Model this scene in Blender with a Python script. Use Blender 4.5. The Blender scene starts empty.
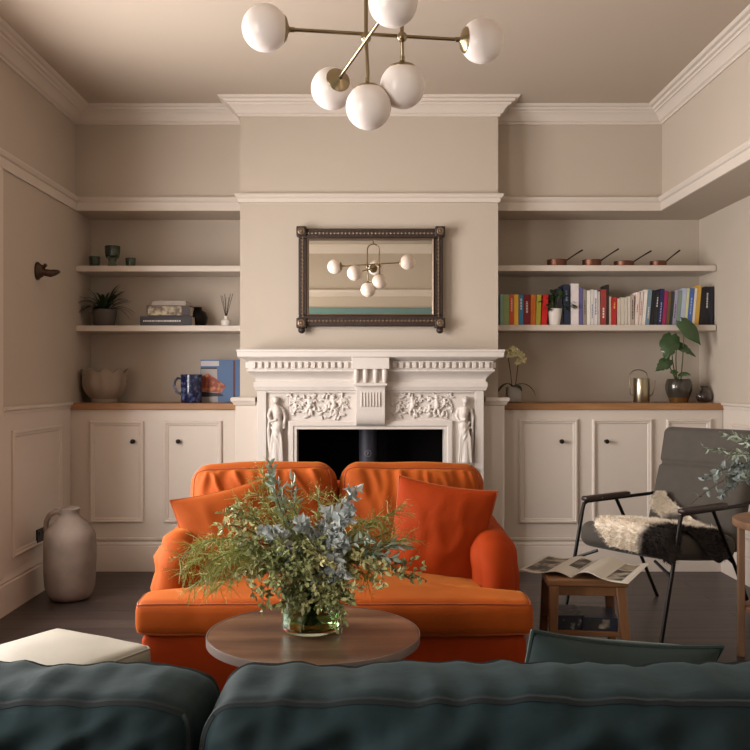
import bpy, bmesh, math, random
from mathutils import Vector, Matrix, noise
random.seed(7)
C = bpy.context.scene.collection
PI = math.pi
R = math.radians
F = 900.0; VX = 368.0; VY = 380.0; H = 1.22      # what the photograph was measured with

def sx(px, Y): return (px - VX) * Y / F
def sz(py, Y): return H + (VY - py) * Y / F

# ------------------------------------------------------------------ materials
def lin(c):
    c /= 255.0
    return c / 12.92 if c <= .04045 else ((c + .055) / 1.055) ** 2.4
def rgb(r, g, b): return (lin(r), lin(g), lin(b), 1)

MATS = {}
def mat(name, col, rough=.5, metal=0., var=.06, vs=6., bump=0., bs=60., sheen=0., stint=None, spec=.5,
        trans=0., ior=1.45, coat=0., stretch=(1, 1, 1), col2=None, thr=None, sub=0., srough=.3, dist=.004):
    if name in MATS: return MATS[name]
    m = bpy.data.materials.new(name); m.use_nodes = True
    nt = m.node_tree; N = nt.nodes; L = nt.links
    b = N['Principled BSDF']
    b.inputs['Roughness'].default_value = rough; b.inputs['Metallic'].default_value = metal
    b.inputs['Specular IOR Level'].default_value = spec
    b.inputs['Sheen Weight'].default_value = sheen; b.inputs['Sheen Roughness'].default_value = srough
    if stint: b.inputs['Sheen Tint'].default_value = stint
    b.inputs['Transmission Weight'].default_value = trans; b.inputs['IOR'].default_value = ior
    b.inputs['Coat Weight'].default_value = coat
    if sub: b.inputs['Subsurface Weight'].default_value = sub; b.inputs['Subsurface Radius'].default_value = (.02, .02, .02)
    tc = N.new('ShaderNodeTexCoord'); mp = N.new('ShaderNodeMapping'); mp.inputs['Scale'].default_value = stretch
    L.new(tc.outputs['Object'], mp.inputs['Vector'])
    nz = N.new('ShaderNodeTexNoise'); nz.inputs['Scale'].default_value = vs; nz.inputs['Detail'].default_value = 5
    L.new(mp.outputs['Vector'], nz.inputs['Vector'])
    cr = N.new('ShaderNodeValToRGB')
    a = [min(1, c * (1 - var)) for c in col[:3]] + [1]; d = [min(1, c * (1 + var)) for c in col[:3]] + [1]
    if col2: a, d = list(col), list(col2)
    lo, hi = thr or (.3, .7)
    cr.color_ramp.elements[0].position = lo; cr.color_ramp.elements[1].position = hi
    cr.color_ramp.elements[0].color = a; cr.color_ramp.elements[1].color = d
    L.new(nz.outputs['Fac'], cr.inputs['Fac']); L.new(cr.outputs['Color'], b.inputs['Base Color'])
    if bump:
        n2 = N.new('ShaderNodeTexNoise'); n2.inputs['Scale'].default_value = bs; n2.inputs['Detail'].default_value = 4
        L.new(mp.outputs['Vector'], n2.inputs['Vector'])
        bp = N.new('ShaderNodeBump'); bp.inputs['Strength'].default_value = bump; bp.inputs['Distance'].default_value = dist
        L.new(n2.outputs['Fac'], bp.inputs['Height']); L.new(bp.outputs['Normal'], b.inputs['Normal'])
    MATS[name] = m
    return m

def wood(name, dark, light, scale=10., axis='X', rough=.45, coat=0.):
    if name in MATS: return MATS[name]
    st = {'X': (.12, 1, 1), 'Y': (1, .12, 1), 'Z': (1, 1, .12)}[axis]
    m = mat(name, dark, rough, stretch=st, vs=scale, col2=light, bump=.15, bs=scale * 6, coat=coat)
    for n in m.node_tree.nodes:
        if n.type == 'TEX_NOISE': n.inputs['Distortion'].default_value = .6
    return m

def floor_mat():
    m = bpy.data.materials.new('dark_floorboards'); m.use_nodes = True
    nt = m.node_tree; N = nt.nodes; L = nt.links; b = N['Principled BSDF']
    tc = N.new('ShaderNodeTexCoord')
    br = N.new('ShaderNodeTexBrick'); br.offset = .37; br.inputs['Scale'].default_value = 1
    br.inputs['Brick Width'].default_value = 1.9; br.inputs['Row Height'].default_value = .17
    br.inputs['Mortar Size'].default_value = .004; br.inputs['Bias'].default_value = 0
    br.inputs['Color1'].default_value = rgb(52, 42, 39); br.inputs['Color2'].default_value = rgb(70, 58, 53)
    br.inputs['Mortar'].default_value = rgb(22, 17, 15)
    L.new(tc.outputs['Object'], br.inputs['Vector'])
    mp = N.new('ShaderNodeMapping'); mp.inputs['Scale'].default_value = (.6, 7, 1); L.new(tc.outputs['Object'], mp.inputs['Vector'])
    nz = N.new('ShaderNodeTexNoise'); nz.inputs['Scale'].default_value = 3; nz.inputs['Detail'].default_value = 8
    L.new(mp.outputs['Vector'], nz.inputs['Vector'])
    mx = N.new('ShaderNodeMix'); mx.data_type = 'RGBA'; mx.blend_type = 'MULTIPLY'; mx.inputs[0].default_value = .6
    cr = N.new('ShaderNodeValToRGB'); cr.color_ramp.elements[0].position = .25; cr.color_ramp.elements[0].color = (.55, .55, .55, 1)
    cr.color_ramp.elements[1].position = .75
    L.new(nz.outputs['Fac'], cr.inputs['Fac']); L.new(br.outputs['Color'], mx.inputs[6]); L.new(cr.outputs['Color'], mx.inputs[7])
    L.new(mx.outputs[2], b.inputs['Base Color'])
    rr = N.new('ShaderNodeMapRange'); rr.inputs['To Min'].default_value = .32; rr.inputs['To Max'].default_value = .5
    L.new(nz.outputs['Fac'], rr.inputs['Value']); L.new(rr.outputs[0], b.inputs['Roughness'])
    bp = N.new('ShaderNodeBump'); bp.inputs['Strength'].default_value = .5; bp.inputs['Distance'].default_value = .003
    L.new(br.outputs['Fac'], bp.inputs['Height']); bp.invert = True; L.new(bp.outputs['Normal'], b.inputs['Normal'])
    return m

def attr_mat(name, rough=.9, sheen=.3):
    m = bpy.data.materials.new(name); m.use_nodes = True
    N = m.node_tree.nodes; a = N.new('ShaderNodeAttribute'); a.attribute_name = 'Col'
    b = N['Principled BSDF']; b.inputs['Roughness'].default_value = rough; b.inputs['Sheen Weight'].default_value = sheen
    m.node_tree.links.new(a.outputs['Color'], b.inputs['Base Color'])
    return m

WALL = mat('warm_stone_wall_paint', rgb(186, 173, 158), .6, var=.015, vs=2, spec=.3)
WOODP = mat('satin_warm_white_woodwork', rgb(206, 194, 182), .42, var=.012, vs=2, spec=.4)
CEIL = mat('matt_ceiling_paint', rgb(184, 169, 153), .8, var=.012, vs=1.5, spec=.2)
MARB = mat('painted_mantel', rgb(204, 195, 187), .45, var=.012, vs=3, bump=.06, bs=90)
FLOOR = floor_mat()
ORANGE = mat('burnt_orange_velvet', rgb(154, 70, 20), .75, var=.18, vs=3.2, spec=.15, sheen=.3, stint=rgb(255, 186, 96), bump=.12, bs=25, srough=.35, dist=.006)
ORANGE_SHADE = mat('shaded_orange_velvet', rgb(146, 50, 10), .75, var=.14, vs=3.0, spec=.12, sheen=.1, stint=rgb(255, 150, 70), bump=.12, bs=25, srough=.35)  # the sofa's orange velvet with shade put into its colour
PIPEO = mat('orange_piping', rgb(150, 66, 20), .7, var=.08, sheen=.4, stint=rgb(255, 180, 90))
TEAL = mat('dark_teal_velvet', rgb(25, 40, 43), .78, var=.3, vs=3.5, spec=.2, sheen=.07, stint=rgb(150, 180, 180), bump=.2, bs=22, srough=.4, dist=.008)
TEALP = mat('teal_piping', rgb(16, 26, 28), .8, var=.1, sheen=.2)
CREAM = mat('cream_leather', rgb(156, 150, 137), .55, var=.04, vs=5, bump=.15, bs=120)
GREYF = mat('charcoal_wool', rgb(76, 70, 63), .85, var=.08, vs=20, bump=.3, bs=300, sheen=.25)
BLACKM = mat('black_metal', rgb(28, 24, 23), .4, metal=.6, var=.1)
BLACKW = mat('dark_arm_wood', rgb(48, 34, 30), .4, var=.15, vs=12)
BRASS = mat('aged_brass', rgb(150, 134, 104), .3, metal=1, var=.08, vs=9)
BRASSP = mat('polished_brass', rgb(170, 160, 136), .28, metal=1, var=.05)
BRONZE = mat('dark_bronze', rgb(72, 54, 42), .45, metal=.7, var=.2, vs=20)
COPPER = mat('copper', rgb(118, 80, 64), .42, metal=.9, var=.12, vs=14)
IRON = mat('cast_iron', rgb(40, 32, 28), .5, metal=.7, var=.15)
OPAL = mat('opal_glass', rgb(236, 226, 220), .28, var=.01, sub=.35)
FRAMEM = mat('dark_carved_frame', rgb(50, 36, 28), .5, var=.25, vs=25, bump=.3, bs=80)
GILT = mat('frame_beads', rgb(120, 100, 82), .35, metal=.4, var=.15)
SOOT = mat('sooty_black', rgb(15, 12, 12), .85, var=.3, vs=5, spec=.15)
STOVE = mat('blue_black_stove', rgb(52, 52, 62), .55, var=.12, metal=.2)
EMB = mat('pale_emblem', rgb(150, 148, 152), .5)
OAK = wood('oak_worktop', rgb(134, 92, 56), rgb(168, 124, 82), 14)
WALNUT = wood('brown_tabletop', rgb(60, 42, 30), rgb(112, 84, 60), 11, 'X', .4, .15)
STOOLW = wood('mid_brown_stool', rgb(92, 60, 36), rgb(136, 94, 60), 12, 'Z', .45)
STOOLT = wood('stool_top_wood', rgb(104, 70, 44), rgb(150, 106, 70), 12, 'X', .45)
TABW = wood('pale_brown_side_table', rgb(112, 82, 60), rgb(146, 112, 86), 12, 'Z', .5)
RIM = mat('pale_metal_rim', rgb(136, 122, 114), .4, metal=.6, var=.05)
STONE = mat('grey_stoneware', rgb(132, 118, 108), .8, var=.14, vs=9, bump=.4, bs=45)
BOWLM = mat('unglazed_cream_clay', rgb(150, 135, 120), .8, var=.06, vs=10, bump=.3, bs=50)
WHITEP = mat('white_ceramic', rgb(222, 214, 206), .35, var=.02)
GREYP = mat('pale_grey_ceramic', rgb(158, 152, 146), .5, var=.05)
BLUEG = mat('cobalt_blue_glaze', rgb(18, 26, 62), .18, var=.1, vs=30, col2=rgb(110, 122, 162), thr=(.5, .72), coat=.4)
GLAZE = mat('bronze_green_glaze', rgb(70, 66, 58), .22, metal=.35, var=.15, vs=8, coat=.5)
GLAZEB = mat('amber_base_glaze', rgb(112, 78, 40), .25, metal=.35, var=.15, vs=14, coat=.4)
SOIL = mat('potting_soil', rgb(42, 32, 25), .95, var=.4, vs=60, bump=.6, bs=80)
LEAFD = mat('dark_green_leaf', rgb(42, 58, 34), .42, var=.3, vs=14)
LEAFM = mat('monstera_leaf', rgb(56, 78, 46), .35, var=.25, vs=12, coat=.25)
LEAFG = mat('small_green_leaf', rgb(150, 156, 104), .5, var=.3, vs=12)
LEAFO = mat('olive_green_leaf', rgb(190, 186, 132), .5, var=.25, vs=12)
FERN = mat('wispy_fern_green', rgb(146, 150, 74), .6, var=.3, vs=8)
EUC = mat('grey_blue_leaf', rgb(186, 192, 190), .55, var=.2, vs=8)
EUCD = mat('dusty_green_leaf', rgb(156, 170, 152), .55, var=.2, vs=8)
STEM = mat('woody_stem', rgb(86, 70, 46), .7, var=.2)
STEMG = mat('green_stem', rgb(84, 96, 52), .5, var=.2)
PETAL = mat('pale_orchid_petal', rgb(214, 206, 160), .5, var=.1, vs=20)
GLASSV = mat('green_tinted_glass', rgb(214, 236, 220), .02, trans=1, ior=1.2, var=.01)
GLASSG = mat('green_drinking_glass', rgb(150, 172, 158), .05, trans=1, ior=1.45, var=.02)
GLASSC = mat('smoky_lobed_glass', rgb(206, 202, 202), .06, trans=1, ior=1.5, var=.02)
WATER = mat('green_water', rgb(176, 200, 140), .0, trans=1, ior=1.33, var=.01)
PAPER = mat('book_pages', rgb(206, 196, 178), .85, var=.06, vs=50, stretch=(1, 1, 1))
PAGEW = mat('magazine_paper', rgb(196, 190, 178), .5, var=.03)
PHOTO = mat('magazine_photo', rgb(50, 48, 46), .45, vs=18, col2=rgb(160, 150, 132), thr=(.48, .62))
TXT = mat('pale_lettering', rgb(206, 200, 190), .6)
MIR = mat('mirror_glass', rgb(236, 232, 222), .0, metal=1, var=.0)
SOCK = mat('black_socket', rgb(26, 22, 20), .4)

# ------------------------------------------------------------------ mesh builder
class MB:
    def __init__(s): s.v = []; s.f = []; s.c = []
    def add(s, vs, fs):
        o = len(s.v); s.v += [Vector(v) for v in vs]; s.f += [tuple(i + o for i in f) for f in fs]; return s
    def box(s, x0, x1, y0, y1, z0, z1, M=None):
        vs = [Vector((x, y, z)) for z in (z0, z1) for y in (y0, y1) for x in (x0, x1)]
        if M: vs = [M @ v for v in vs]
        return s.add(vs, [(0, 2, 3, 1), (4, 5, 7, 6), (0, 1, 5, 4), (2, 6, 7, 3), (0, 4, 6, 2), (1, 3, 7, 5)])
    def tube(s, pts, r, n=8, caps=True, closed=False):
        pts = [Vector(p) for p in pts]; k = len(pts)
        rs = r if isinstance(r, (list, tuple)) else [r] * k
        prev = None; vs = []
        for i in range(k):
            a = pts[i - 1] if (i > 0 or closed) else pts[i]; b = pts[(i + 1) % k] if (i < k - 1 or closed) else pts[i]
            t = (b - a)
            if t.length < 1e-9: t = Vector((0, 0, 1))
            t.normalize()
            if prev is None: up = Vector((0, 0, 1)) if abs(t.z) < .9 else Vector((1, 0, 0))
            else: up = prev
            u = (up - t * up.dot(t))
            if u.length < 1e-6: u = t.orthogonal()
            u.normalize(); w = t.cross(u); prev = u
            for j in range(n):
                q = 2 * PI * j / n
                vs.append(pts[i] + (u * math.cos(q) + w * math.sin(q)) * rs[i])
        fs = []
        for i in range(k if closed else k - 1):
            i2 = (i + 1) % k
            for j in range(n):
                fs.append((i * n + j, i * n + (j + 1) % n, i2 * n + (j + 1) % n, i2 * n + j))
        if caps and not closed:
            fs.append(tuple(range(n - 1, -1, -1))); fs.append(tuple((k - 1) * n + j for j in range(n)))
        return s.add(vs, fs)
    def lathe(s, prof, n=32, c=(0, 0, 0), M=None, cap0=True, cap1=True, wob=None):
        vs = []; k = len(prof)
        for i, (r, z) in enumerate(prof):
            for j in range(n):
                q = 2 * PI * j / n
                rr = r * (wob(q, i) if wob else 1)
                v = Vector((rr * math.cos(q), rr * math.sin(q), z))
                if M: v = M @ v
                vs.append(v + Vector(c))
        fs = [(i * n + j, i * n + (j + 1) % n, (i + 1) * n + (j + 1) % n, (i + 1) * n + j) for i in range(k - 1) for j in range(n)]
        if cap0: fs.append(tuple(range(n - 1, -1, -1)))
        if cap1: fs.append(tuple((k - 1) * n + j for j in range(n)))
        return s.add(vs, fs)
    def ball(s, c, r, n=16, M=None, sc=(1, 1, 1)):
        m = n // 2; prof = [(max(1e-4, math.sin(PI * i / m)) * r, -math.cos(PI * i / m) * r) for i in range(m + 1)]
        S = Matrix.Diagonal((sc[0], sc[1], sc[2], 1)); MM = (M @ S) if M else S
        return s.lathe(prof, n, c, MM)
    def grid(s, fn, nu, nv, closeu=False):
        vs = [fn(i / (nu - (0 if closeu else 1)), j / (nv - 1)) for i in range(nu) for j in range(nv)]
        fs = []
        for i in range(nu if closeu else nu - 1):
            for j in range(nv - 1):
                a = i * nv + j; b = ((i + 1) % nu) * nv + j
                fs.append((a, b, b + 1, a + 1))
        return s.add(vs, fs)
    def sweep(s, path, prof, closed=False, fn=None, inward=1, wrap=False):
        """path: 2-D points, prof: (offset, height); offset is to the left of the path times inward"""
        k = len(path); P = [Vector(p) for p in path]; vs = []
        for i in range(k):
            a = P[i - 1] if (i > 0 or closed) else None; b = P[(i + 1) % k] if (i < k - 1 or closed) else None
            if a is None: d = (b - P[i]).normalized(); m = Vector((-d.y, d.x))
            elif b is None: d = (P[i] - a).normalized(); m = Vector((-d.y, d.x))
            else:
                d1 = (P[i] - a).normalized(); d2 = (b - P[i]).normalized()
                n1 = Vector((-d1.y, d1.x)); n2 = Vector((-d2.y, d2.x))
                m = (n1 + n2); m = m / max(.2, 1 + n1.dot(n2))
            for (o, h) in prof:
                q = P[i] + m * o * inward
                vs.append(fn(q.x, q.y, h) if fn else Vector((q.x, q.y, h)))
        n = len(prof); fs = []
        for i in range(k if closed else k - 1):
            i2 = (i + 1) % k
            for j in range(n if wrap else n - 1):
                fs.append((i * n + j, i * n + (j + 1) % n, i2 * n + (j + 1) % n, i2 * n + j))
        if not closed: fs.append(tuple(range(n))); fs.append(tuple((k - 1) * n + j for j in range(n - 1, -1, -1)))
        return s.add(vs, fs)
    def xf(s, M): s.v = [M @ v for v in s.v]; return s
    def join(s, o, M=None):
        return s.add([(M @ v) if M else v for v in o.v], o.f)
    def build(s, name, m, parent=None, label=None, bev=0, seg=2, ang=35, W=True, sub=0, fixn=True, cols=None, flat=False, remesh=0):
        """W: vertices are world coordinates (the parent must be unrotated)"""
        off = parent_world(parent) if (parent is not None and W) else Vector((0, 0, 0))
        me = bpy.data.meshes.new(name); me.from_pydata([tuple(v - off) for v in s.v], [], s.f); me.validate()
        if fixn:
            b = bmesh.new(); b.from_mesh(me); bmesh.ops.recalc_face_normals(b, faces=b.faces); b.to_mesh(me); b.free()
        if not flat:
            me.polygons.foreach_set('use_smooth', [True] * len(me.polygons)); me.set_sharp_from_angle(angle=R(ang))
        me.materials.append(m); o = bpy.data.objects.new(name, me); C.objects.link(o)
        if cols:
            at = me.color_attributes.new('Col', 'FLOAT_COLOR', 'POINT')
            for i, c in enumerate(cols): at.data[i].color = c
        if parent is not None: o.parent = parent
        if label: o['label'] = label
        if remesh:
            r = o.modifiers.new('r', 'REMESH'); r.mode = 'VOXEL'; r.voxel_size = remesh; r.use_smooth_shade = True
            sm = o.modifiers.new('s', 'SMOOTH'); sm.iterations = 2
        if bev:
            md = o.modifiers.new('b', 'BEVEL'); md.width = bev; md.segments = seg; md.limit_method = 'ANGLE'; md.angle_limit = R(35)
        if sub:
            md = o.modifiers.new('s', 'SUBSURF'); md.levels = sub; md.render_levels = sub
        return o

def parent_world(p):
    v = Vector((0, 0, 0))
    while p is not None: v = v + Vector(p.location); p = p.parent
    return v
def thing(name, label, cat, loc=(0, 0, 0), rz=0, group=None):
    o = bpy.data.objects.new(name, None); C.objects.link(o); o.empty_display_size = .05
    o.location = loc; o.rotation_euler = (0, 0, rz); o['label'] = label; o['category'] = cat
    if group: o['group'] = group
    return o
def tag(o, label, cat, group=None):
    o['label'] = label; o['category'] = cat
    if group: o['group'] = group
    return o
def struct(o): o['kind'] = 'structure'; return o
def dup(root, loc=None, rz=None, label=None):
    r = root.copy(); C.objects.link(r)
    if loc is not None: r.location = loc
    if rz is not None: r.rotation_euler = (0, 0, rz)
    if label: r['label'] = label
    for ch in [o for o in bpy.data.objects if o.parent == root]:
        c = ch.copy(); C.objects.link(c); c.parent = r
        for g in [o for o in bpy.data.objects if o.parent == ch]:
            d = g.copy(); C.objects.link(d); d.parent = c
    return r
def nz(x, y, z=0): return noise.noise(Vector((x, y, z)))
def sm(a, b, x):
    t = max(0, min(1, (x - a) / (b - a))); return t * t * (3 - 2 * t)

# ------------------------------------------------------------------ room shell
XL, XR, YB, YU, YC = -1.90, 2.27, 6.17, 5.84, 5.66     # left wall, right wall, alcove back, upper wall, chimney breast
XBR = 1.908; CL, CR = -.805, .818; ZC = 2.98; ZS = 2.317; YR = -.55
WY0, WY1, WZ0, WZ1 = 2.75, 4.535, .60, 2.42                # window opening in the left wall
struct(MB().box(XL - .3, XR + .15, YR - .15, YB + .15, -.12, 0).build('floor', FLOOR))
struct(MB().box(XL - .3, XR + .15, YR - .15, YB + .15, ZC, ZC + .12).build('ceiling', CEIL))
struct(MB().box(XL - .3, XR + .15, YB, YB + .15, 0, ZC).build('wall_back', WALL))
struct(MB().box(XR, XR + .15, YR, YB, 0, ZC).build('wall_right', WALL))
struct(MB().box(XL - .3, XR + .15, YR - .15, YR, 0, ZC).build('wall_rear', WALL))
VY0, VY1 = -.2, 1.2  # extra opening added behind the view for fill light
w = MB().box(XL - .3, XL, YR, VY0, 0, ZC).box(XL - .3, XL, VY1, WY0, 0, ZC).box(XL - .3, XL, VY0, VY1, 0, WZ0).box(XL - .3, XL, VY0, VY1, WZ1, ZC).box(XL - .3, XL, WY1, YB, 0, ZC).box(XL - .3, XL, WY0, WY1, 0, WZ0).box(XL - .3, XL, WY0, WY1, WZ1, ZC)
struct(w.build('wall_left', WALL))
struct(MB().box(XL, CL, YU, YB, ZS, ZC).build('wall_alcove_head_left', WALL))
struct(MB().box(CR, XR, YU, YB, ZS, ZC).box(XBR, XR, YR, YU, ZS, ZC).build('wall_bulkhead_right', WALL))
# chimney breast with the fire opening cut through
OXL, OXR, OZ = -.50, .53, 1.0
cb = MB().box(CL, OXL, YC, YB, 0, ZC).box(OXR, CR, YC, YB, 0, ZC).box(OXL, OXR, YC, YB, OZ, ZC)
struct(cb.build('wall_chimney_breast', WALL))
YL = 5.60
lw = MB().box(-.825, OXL, YL, YC, 0, 1.085).box(OXR, .85, YL, YC, 0, 1.085).box(-.825, CL, YC, YB, 0, 1.085).box(CR, .85, YC, YB, 0, 1.085)
struct(lw.build('wall_chimney_base', WOODP, bev=.004))
cap = [(0, 1.06), (.012, 1.068), (.014, 1.078), (.026, 1.09), (.028, 1.105), (.022, 1.112), (0, 1.112)]
mb = MB().sweep([(-.825, YB), (-.825, YL), (-.70, YL)], cap, inward=-1).sweep([(.73, YL), (.85, YL), (.85, YB)], cap, inward=-1)
mb.box(-.825, -.70, YL, YC, 1.08, 1.112).box(.73, .85, YL, YC, 1.08, 1.112)
struct(mb.build('trim_1', WOODP))
# cornice
crown = [(0, ZC - .105), (.012, ZC - .105), (.014, ZC - .092), (.026, ZC - .086), (.04, ZC - .062), (.062, ZC - .045), (.07, ZC - .045),
         (.074, ZC - .034), (.088, ZC - .03), (.094, ZC - .018), (.112, ZC - .014), (.122, ZC - .004), (.122, ZC), (0, ZC)]
loop = [(XL, YR), (XL, YU), (CL, YU), (CL, YC), (CR, YC), (CR, YU), (XBR, YU), (XBR, YR)]
struct(MB().sweep(loop, crown, closed=True, inward=-1, wrap=True).build('trim_2', WOODP, ang=25))
# picture rails
rail = [(0, ZS), (.012, ZS), (.014, ZS + .052), (.024, ZS + .058), (.034, ZS + .074), (.034, ZS + .084), (.02, ZS + .09), (0, ZS + .09)]
struct(MB().sweep([(XL, YR), (XL, YU), (CL, YU)], rail, inward=-1).build('trim_3', WOODP, ang=25))
struct(MB().sweep([(CR, YU), (XBR, YU), (XBR, YR)], rail, inward=-1).build('trim_4', WOODP, ang=25))
rail2 = [(0, 2.335), (.012, 2.337), (.014, 2.36), (.024, 2.366), (.032, 2.378), (.03, 2.388), (.0, 2.392)]
struct(MB().sweep([(CL, YU), (CL, YC), (CR, YC), (CR, YU)], rail2, inward=-1).build('trim_5', WOODP, ang=25))
rail3 = [(o, h - .0) for o, h in rail]
struct(MB().sweep([(XBR, YR), (XL, YR)], rail3, inward=-1).build('trim_6', WOODP, ang=25))
# dado rail, wainscot panel, skirting on the left wall and right wall
dado = [(0, 1.035), (.01, 1.04), (.012, 1.055), (.024, 1.062), (.026, 1.074), (.018, 1.08), (0, 1.08)]
struct(MB().sweep([(XL, WY1 + .13), (XL, 5.735)], dado, inward=-1).build('trim_7', WOODP, ang=25))
struct(MB().sweep([(XR, 5.735), (XR, YR)], dado, inward=-1).build('trim_8', WOODP, ang=25))
struct(MB().box(XL, XL + .006, WY1 + .13, 5.735, .2, 1.04).build('wall_left_panelling', WOODP))
struct(MB().box(XR - .006, XR, YR, 5.735, .2, 1.04).build('wall_right_panelling', WOODP))
skirt = [(0, 0), (.022, 0), (.022, .155), (.017, .163), (.019, .172), (.009, .19), (.007, .205), (0, .205)]
struct(MB().sweep([(XL, WY1 + .13), (XL, 5.735)], skirt, inward=-1).build('baseboard_left', WOODP, ang=25))
struct(MB().sweep([(XR, 5.735), (XR, YR), (XL, YR), (XL, WY1 + .13)], skirt, inward=-1).build('baseboard_right', WOODP, ang=25))
pm = [(0, 0), (0, .008), (.008, .014), (.016, .014), (.02, .008), (.032, .006), (.038, 0)]
def rect(a0, a1, b0, b1): return [(a0, b0), (a1, b0), (a1, b1), (a0, b1)]
mb = MB()
mb.sweep(rect(4.78, 5.55, .27, .95), pm, closed=True, fn=lambda a, b, h: Vector((XL + .006 + h, a, b)))
struct(mb.build('trim_9', WOODP, ang=25))
mb = MB()
for a in (.6, 1.7, 2.8, 3.9): mb.sweep(rect(a, a + .95, .27, .95), pm, closed=True, fn=lambda a, b, h: Vector((XR - .006 - h, a, b)))
mb.sweep(rect(4.95, 5.6, .27, .95), pm, closed=True, fn=lambda a, b, h: Vector((XR - .006 - h, a, b)))
struct(mb.build('trim_10', WOODP, ang=25))

# window in the left wall: casing, sashes, panes, sill
wt = struct(MB().box(XL - .02, XL + .012, WY1, WY1 + .13, 0, ZS).box(XL - .02, XL + .012, WY0 - .12, WY0, 0, ZS)
            .build('trim_11', WOODP, bev=.006))
wn = struct(MB().box(XL - .2, XL - .12, WY0, WY1, WZ0, WZ0 + .07).box(XL - .2, XL - .12, WY0, WY1, WZ1 - .06, WZ1)
            .box(XL - .2, XL - .12, WY0, WY0 + .06, WZ0, WZ1).box(XL - .2, XL - .12, WY1 - .06, WY1, WZ0, WZ1)
            .box(XL - .2, XL - .12, (WY0 + WY1) / 2 - .04, (WY0 + WY1) / 2 + .04, WZ0, WZ1).build('window_1', WOODP, bev=.004))
ym = (WY0 + WY1) / 2
for a, b in ((WY0 + .06, ym - .04), (ym + .04, WY1 - .06)):
    MB().box(XL - .185, XL - .145, a, b, 1.52, 1.57).build('window_rail', WOODP, wn, bev=.003)
MB().box(XL - .12, XL + .04, WY0 - .10, WY1 + .0, WZ0 - .03, WZ0).build('window_sill', WOODP, wn, bev=.006)
gm = bpy.data.materials.new('window_pane'); gm.use_nodes = True
N = gm.node_tree.nodes; N.remove(N['Principled BSDF']); tr = N.new('ShaderNodeBsdfTransparent'); gl = N.new('ShaderNodeBsdfGlossy')
gl.inputs['Roughness'].default_value = .02; mx = N.new('ShaderNodeMixShader'); mx.inputs[0].default_value = .05
gm.node_tree.links.new(tr.outputs[0], mx.inputs[1]); gm.node_tree.links.new(gl.outputs[0], mx.inputs[2])
gm.node_tree.links.new(mx.outputs[0], N['Material Output'].inputs[0])
for a, b in ((WY0 + .06, ym - .04), (ym + .04, WY1 - .06)):
    MB().box(XL - .167, XL - .163, a, b, WZ0 + .07, WZ1 - .06).build('window_glass', gm, wn)
wn2 = struct(MB().box(XL - .2, XL - .12, VY0, VY1, WZ0, WZ0 + .07).box(XL - .2, XL - .12, VY0, VY1, WZ1 - .06, WZ1)
            .box(XL - .2, XL - .12, VY0, VY0 + .06, WZ0, WZ1).box(XL - .2, XL - .12, VY1 - .06, VY1, WZ0, WZ1).build('window_added', WOODP, bev=.004))  # unseen window added to brighten the rear wall in the mirror
MB().box(XL - .12, XL + .05, VY0 - .1, VY1 + .1, WZ0 - .03, WZ0).build('window_sill', WOODP, wn2, bev=.006)
MB().box(XL - .167, XL - .163, VY0 + .06, VY1 - .06, WZ0 + .07, WZ1 - .06).build('window_glass', gm, wn2)

# ------------------------------------------------------------------ fitted shelves
def shelf(x0, x1, z, label):
    return tag(MB().box(x0, x1, 5.855, YB, z - .038, z).build('alcove_shelf', WOODP, bev=.003), label, 'shelf')
shelf(XL, CL, 1.964, 'white alcove shelf left of the chimney holding green glasses')
shelf(XL, CL, 1.575, 'white alcove shelf left of the chimney holding a spider plant and stacked books')
shelf(CR, XR - .005, 1.967, 'white alcove shelf right of the chimney holding copper pans')
shelf(CR, XR - .005, 1.579, 'white alcove shelf right of the chimney holding a long row of books')

# ------------------------------------------------------------------ fitted cabinets
YF = 5.745
def cabinet(x0, x1, doors, label, ys):
    t = thing('fitted_cabinet', label, 'cabinet', ((x0 + x1) / 2, YF, 0))
    fr = MB().box(x0, x1, YF, YB - .025, 0, 1.03)
    fr.build('carcass', WOODP, t)
    sk = [(0, 0), (.014, 0), (.014, .155), (.010, .165), (.012, .172), (.004, .19), (.012, .2), (.012, .212), (0, .216)]
    MB().sweep([(x0, YF), (x1, YF)], sk, inward=-1).build('plinth', WOODP, t, ang=25)
    for (a, b, kx, last) in doors:
        X0, X1 = sx(a, YF), sx(b, YF); Z1, Z0 = sz(ys[0], YF), sz(ys[1], YF)
        mo = [(0, 0), (0, .012), (.006, .018), (.014, .018), (.018, .012), (.026, .010), (.032, .004), (.036, .003), (.036, -.002)]
        d = MB().box(X0 + .03, X1 - .03, YF - .004, YF, Z0 + .03, Z1 - .03)
        d.sweep(rect(X0, X1, Z0, Z1), mo, closed=True, fn=lambda u, v, h: Vector((u, YF - h, v)))
        do = d.build('door', WOODP, t, ang=25)
        kX, kZ = sx(kx, YF - .03), sz(441.5, YF - .03)
        M = Matrix.Rotation(R(90), 4, 'X')
        k = MB().lathe([(.012, 0), (.012, .003), (.006, .006), (.005, .014), (.009, .019), (.0145, .024), (.0145, .030), (.009, .036), (.001, .037)],
                       16, (kX, YF - .004, kZ), M)
        k.build('knob', IRON, do, label='dark round knob')
    return t
cabinet(XL, -.827, [(90, 144, 132.5, 0), (164, 222, 178, 0)], 'white fitted cabinet with two panelled doors left of the fireplace', (421, 522.5))
cabinet(.852, XR - .004, [(518.5, 577.5, 562, 0), (592, 652, 607, 0), (666, 711, 700, 0)], 'white fitted cabinet with three panelled doors right of the fireplace', (419, 523))
tag(MB().box(XL, -.829, YF - .02, YB, 1.031, 1.072).build('oak_worktop', OAK, bev=.003), 'oak worktop on the cabinet left of the fireplace', 'worktop')
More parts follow.
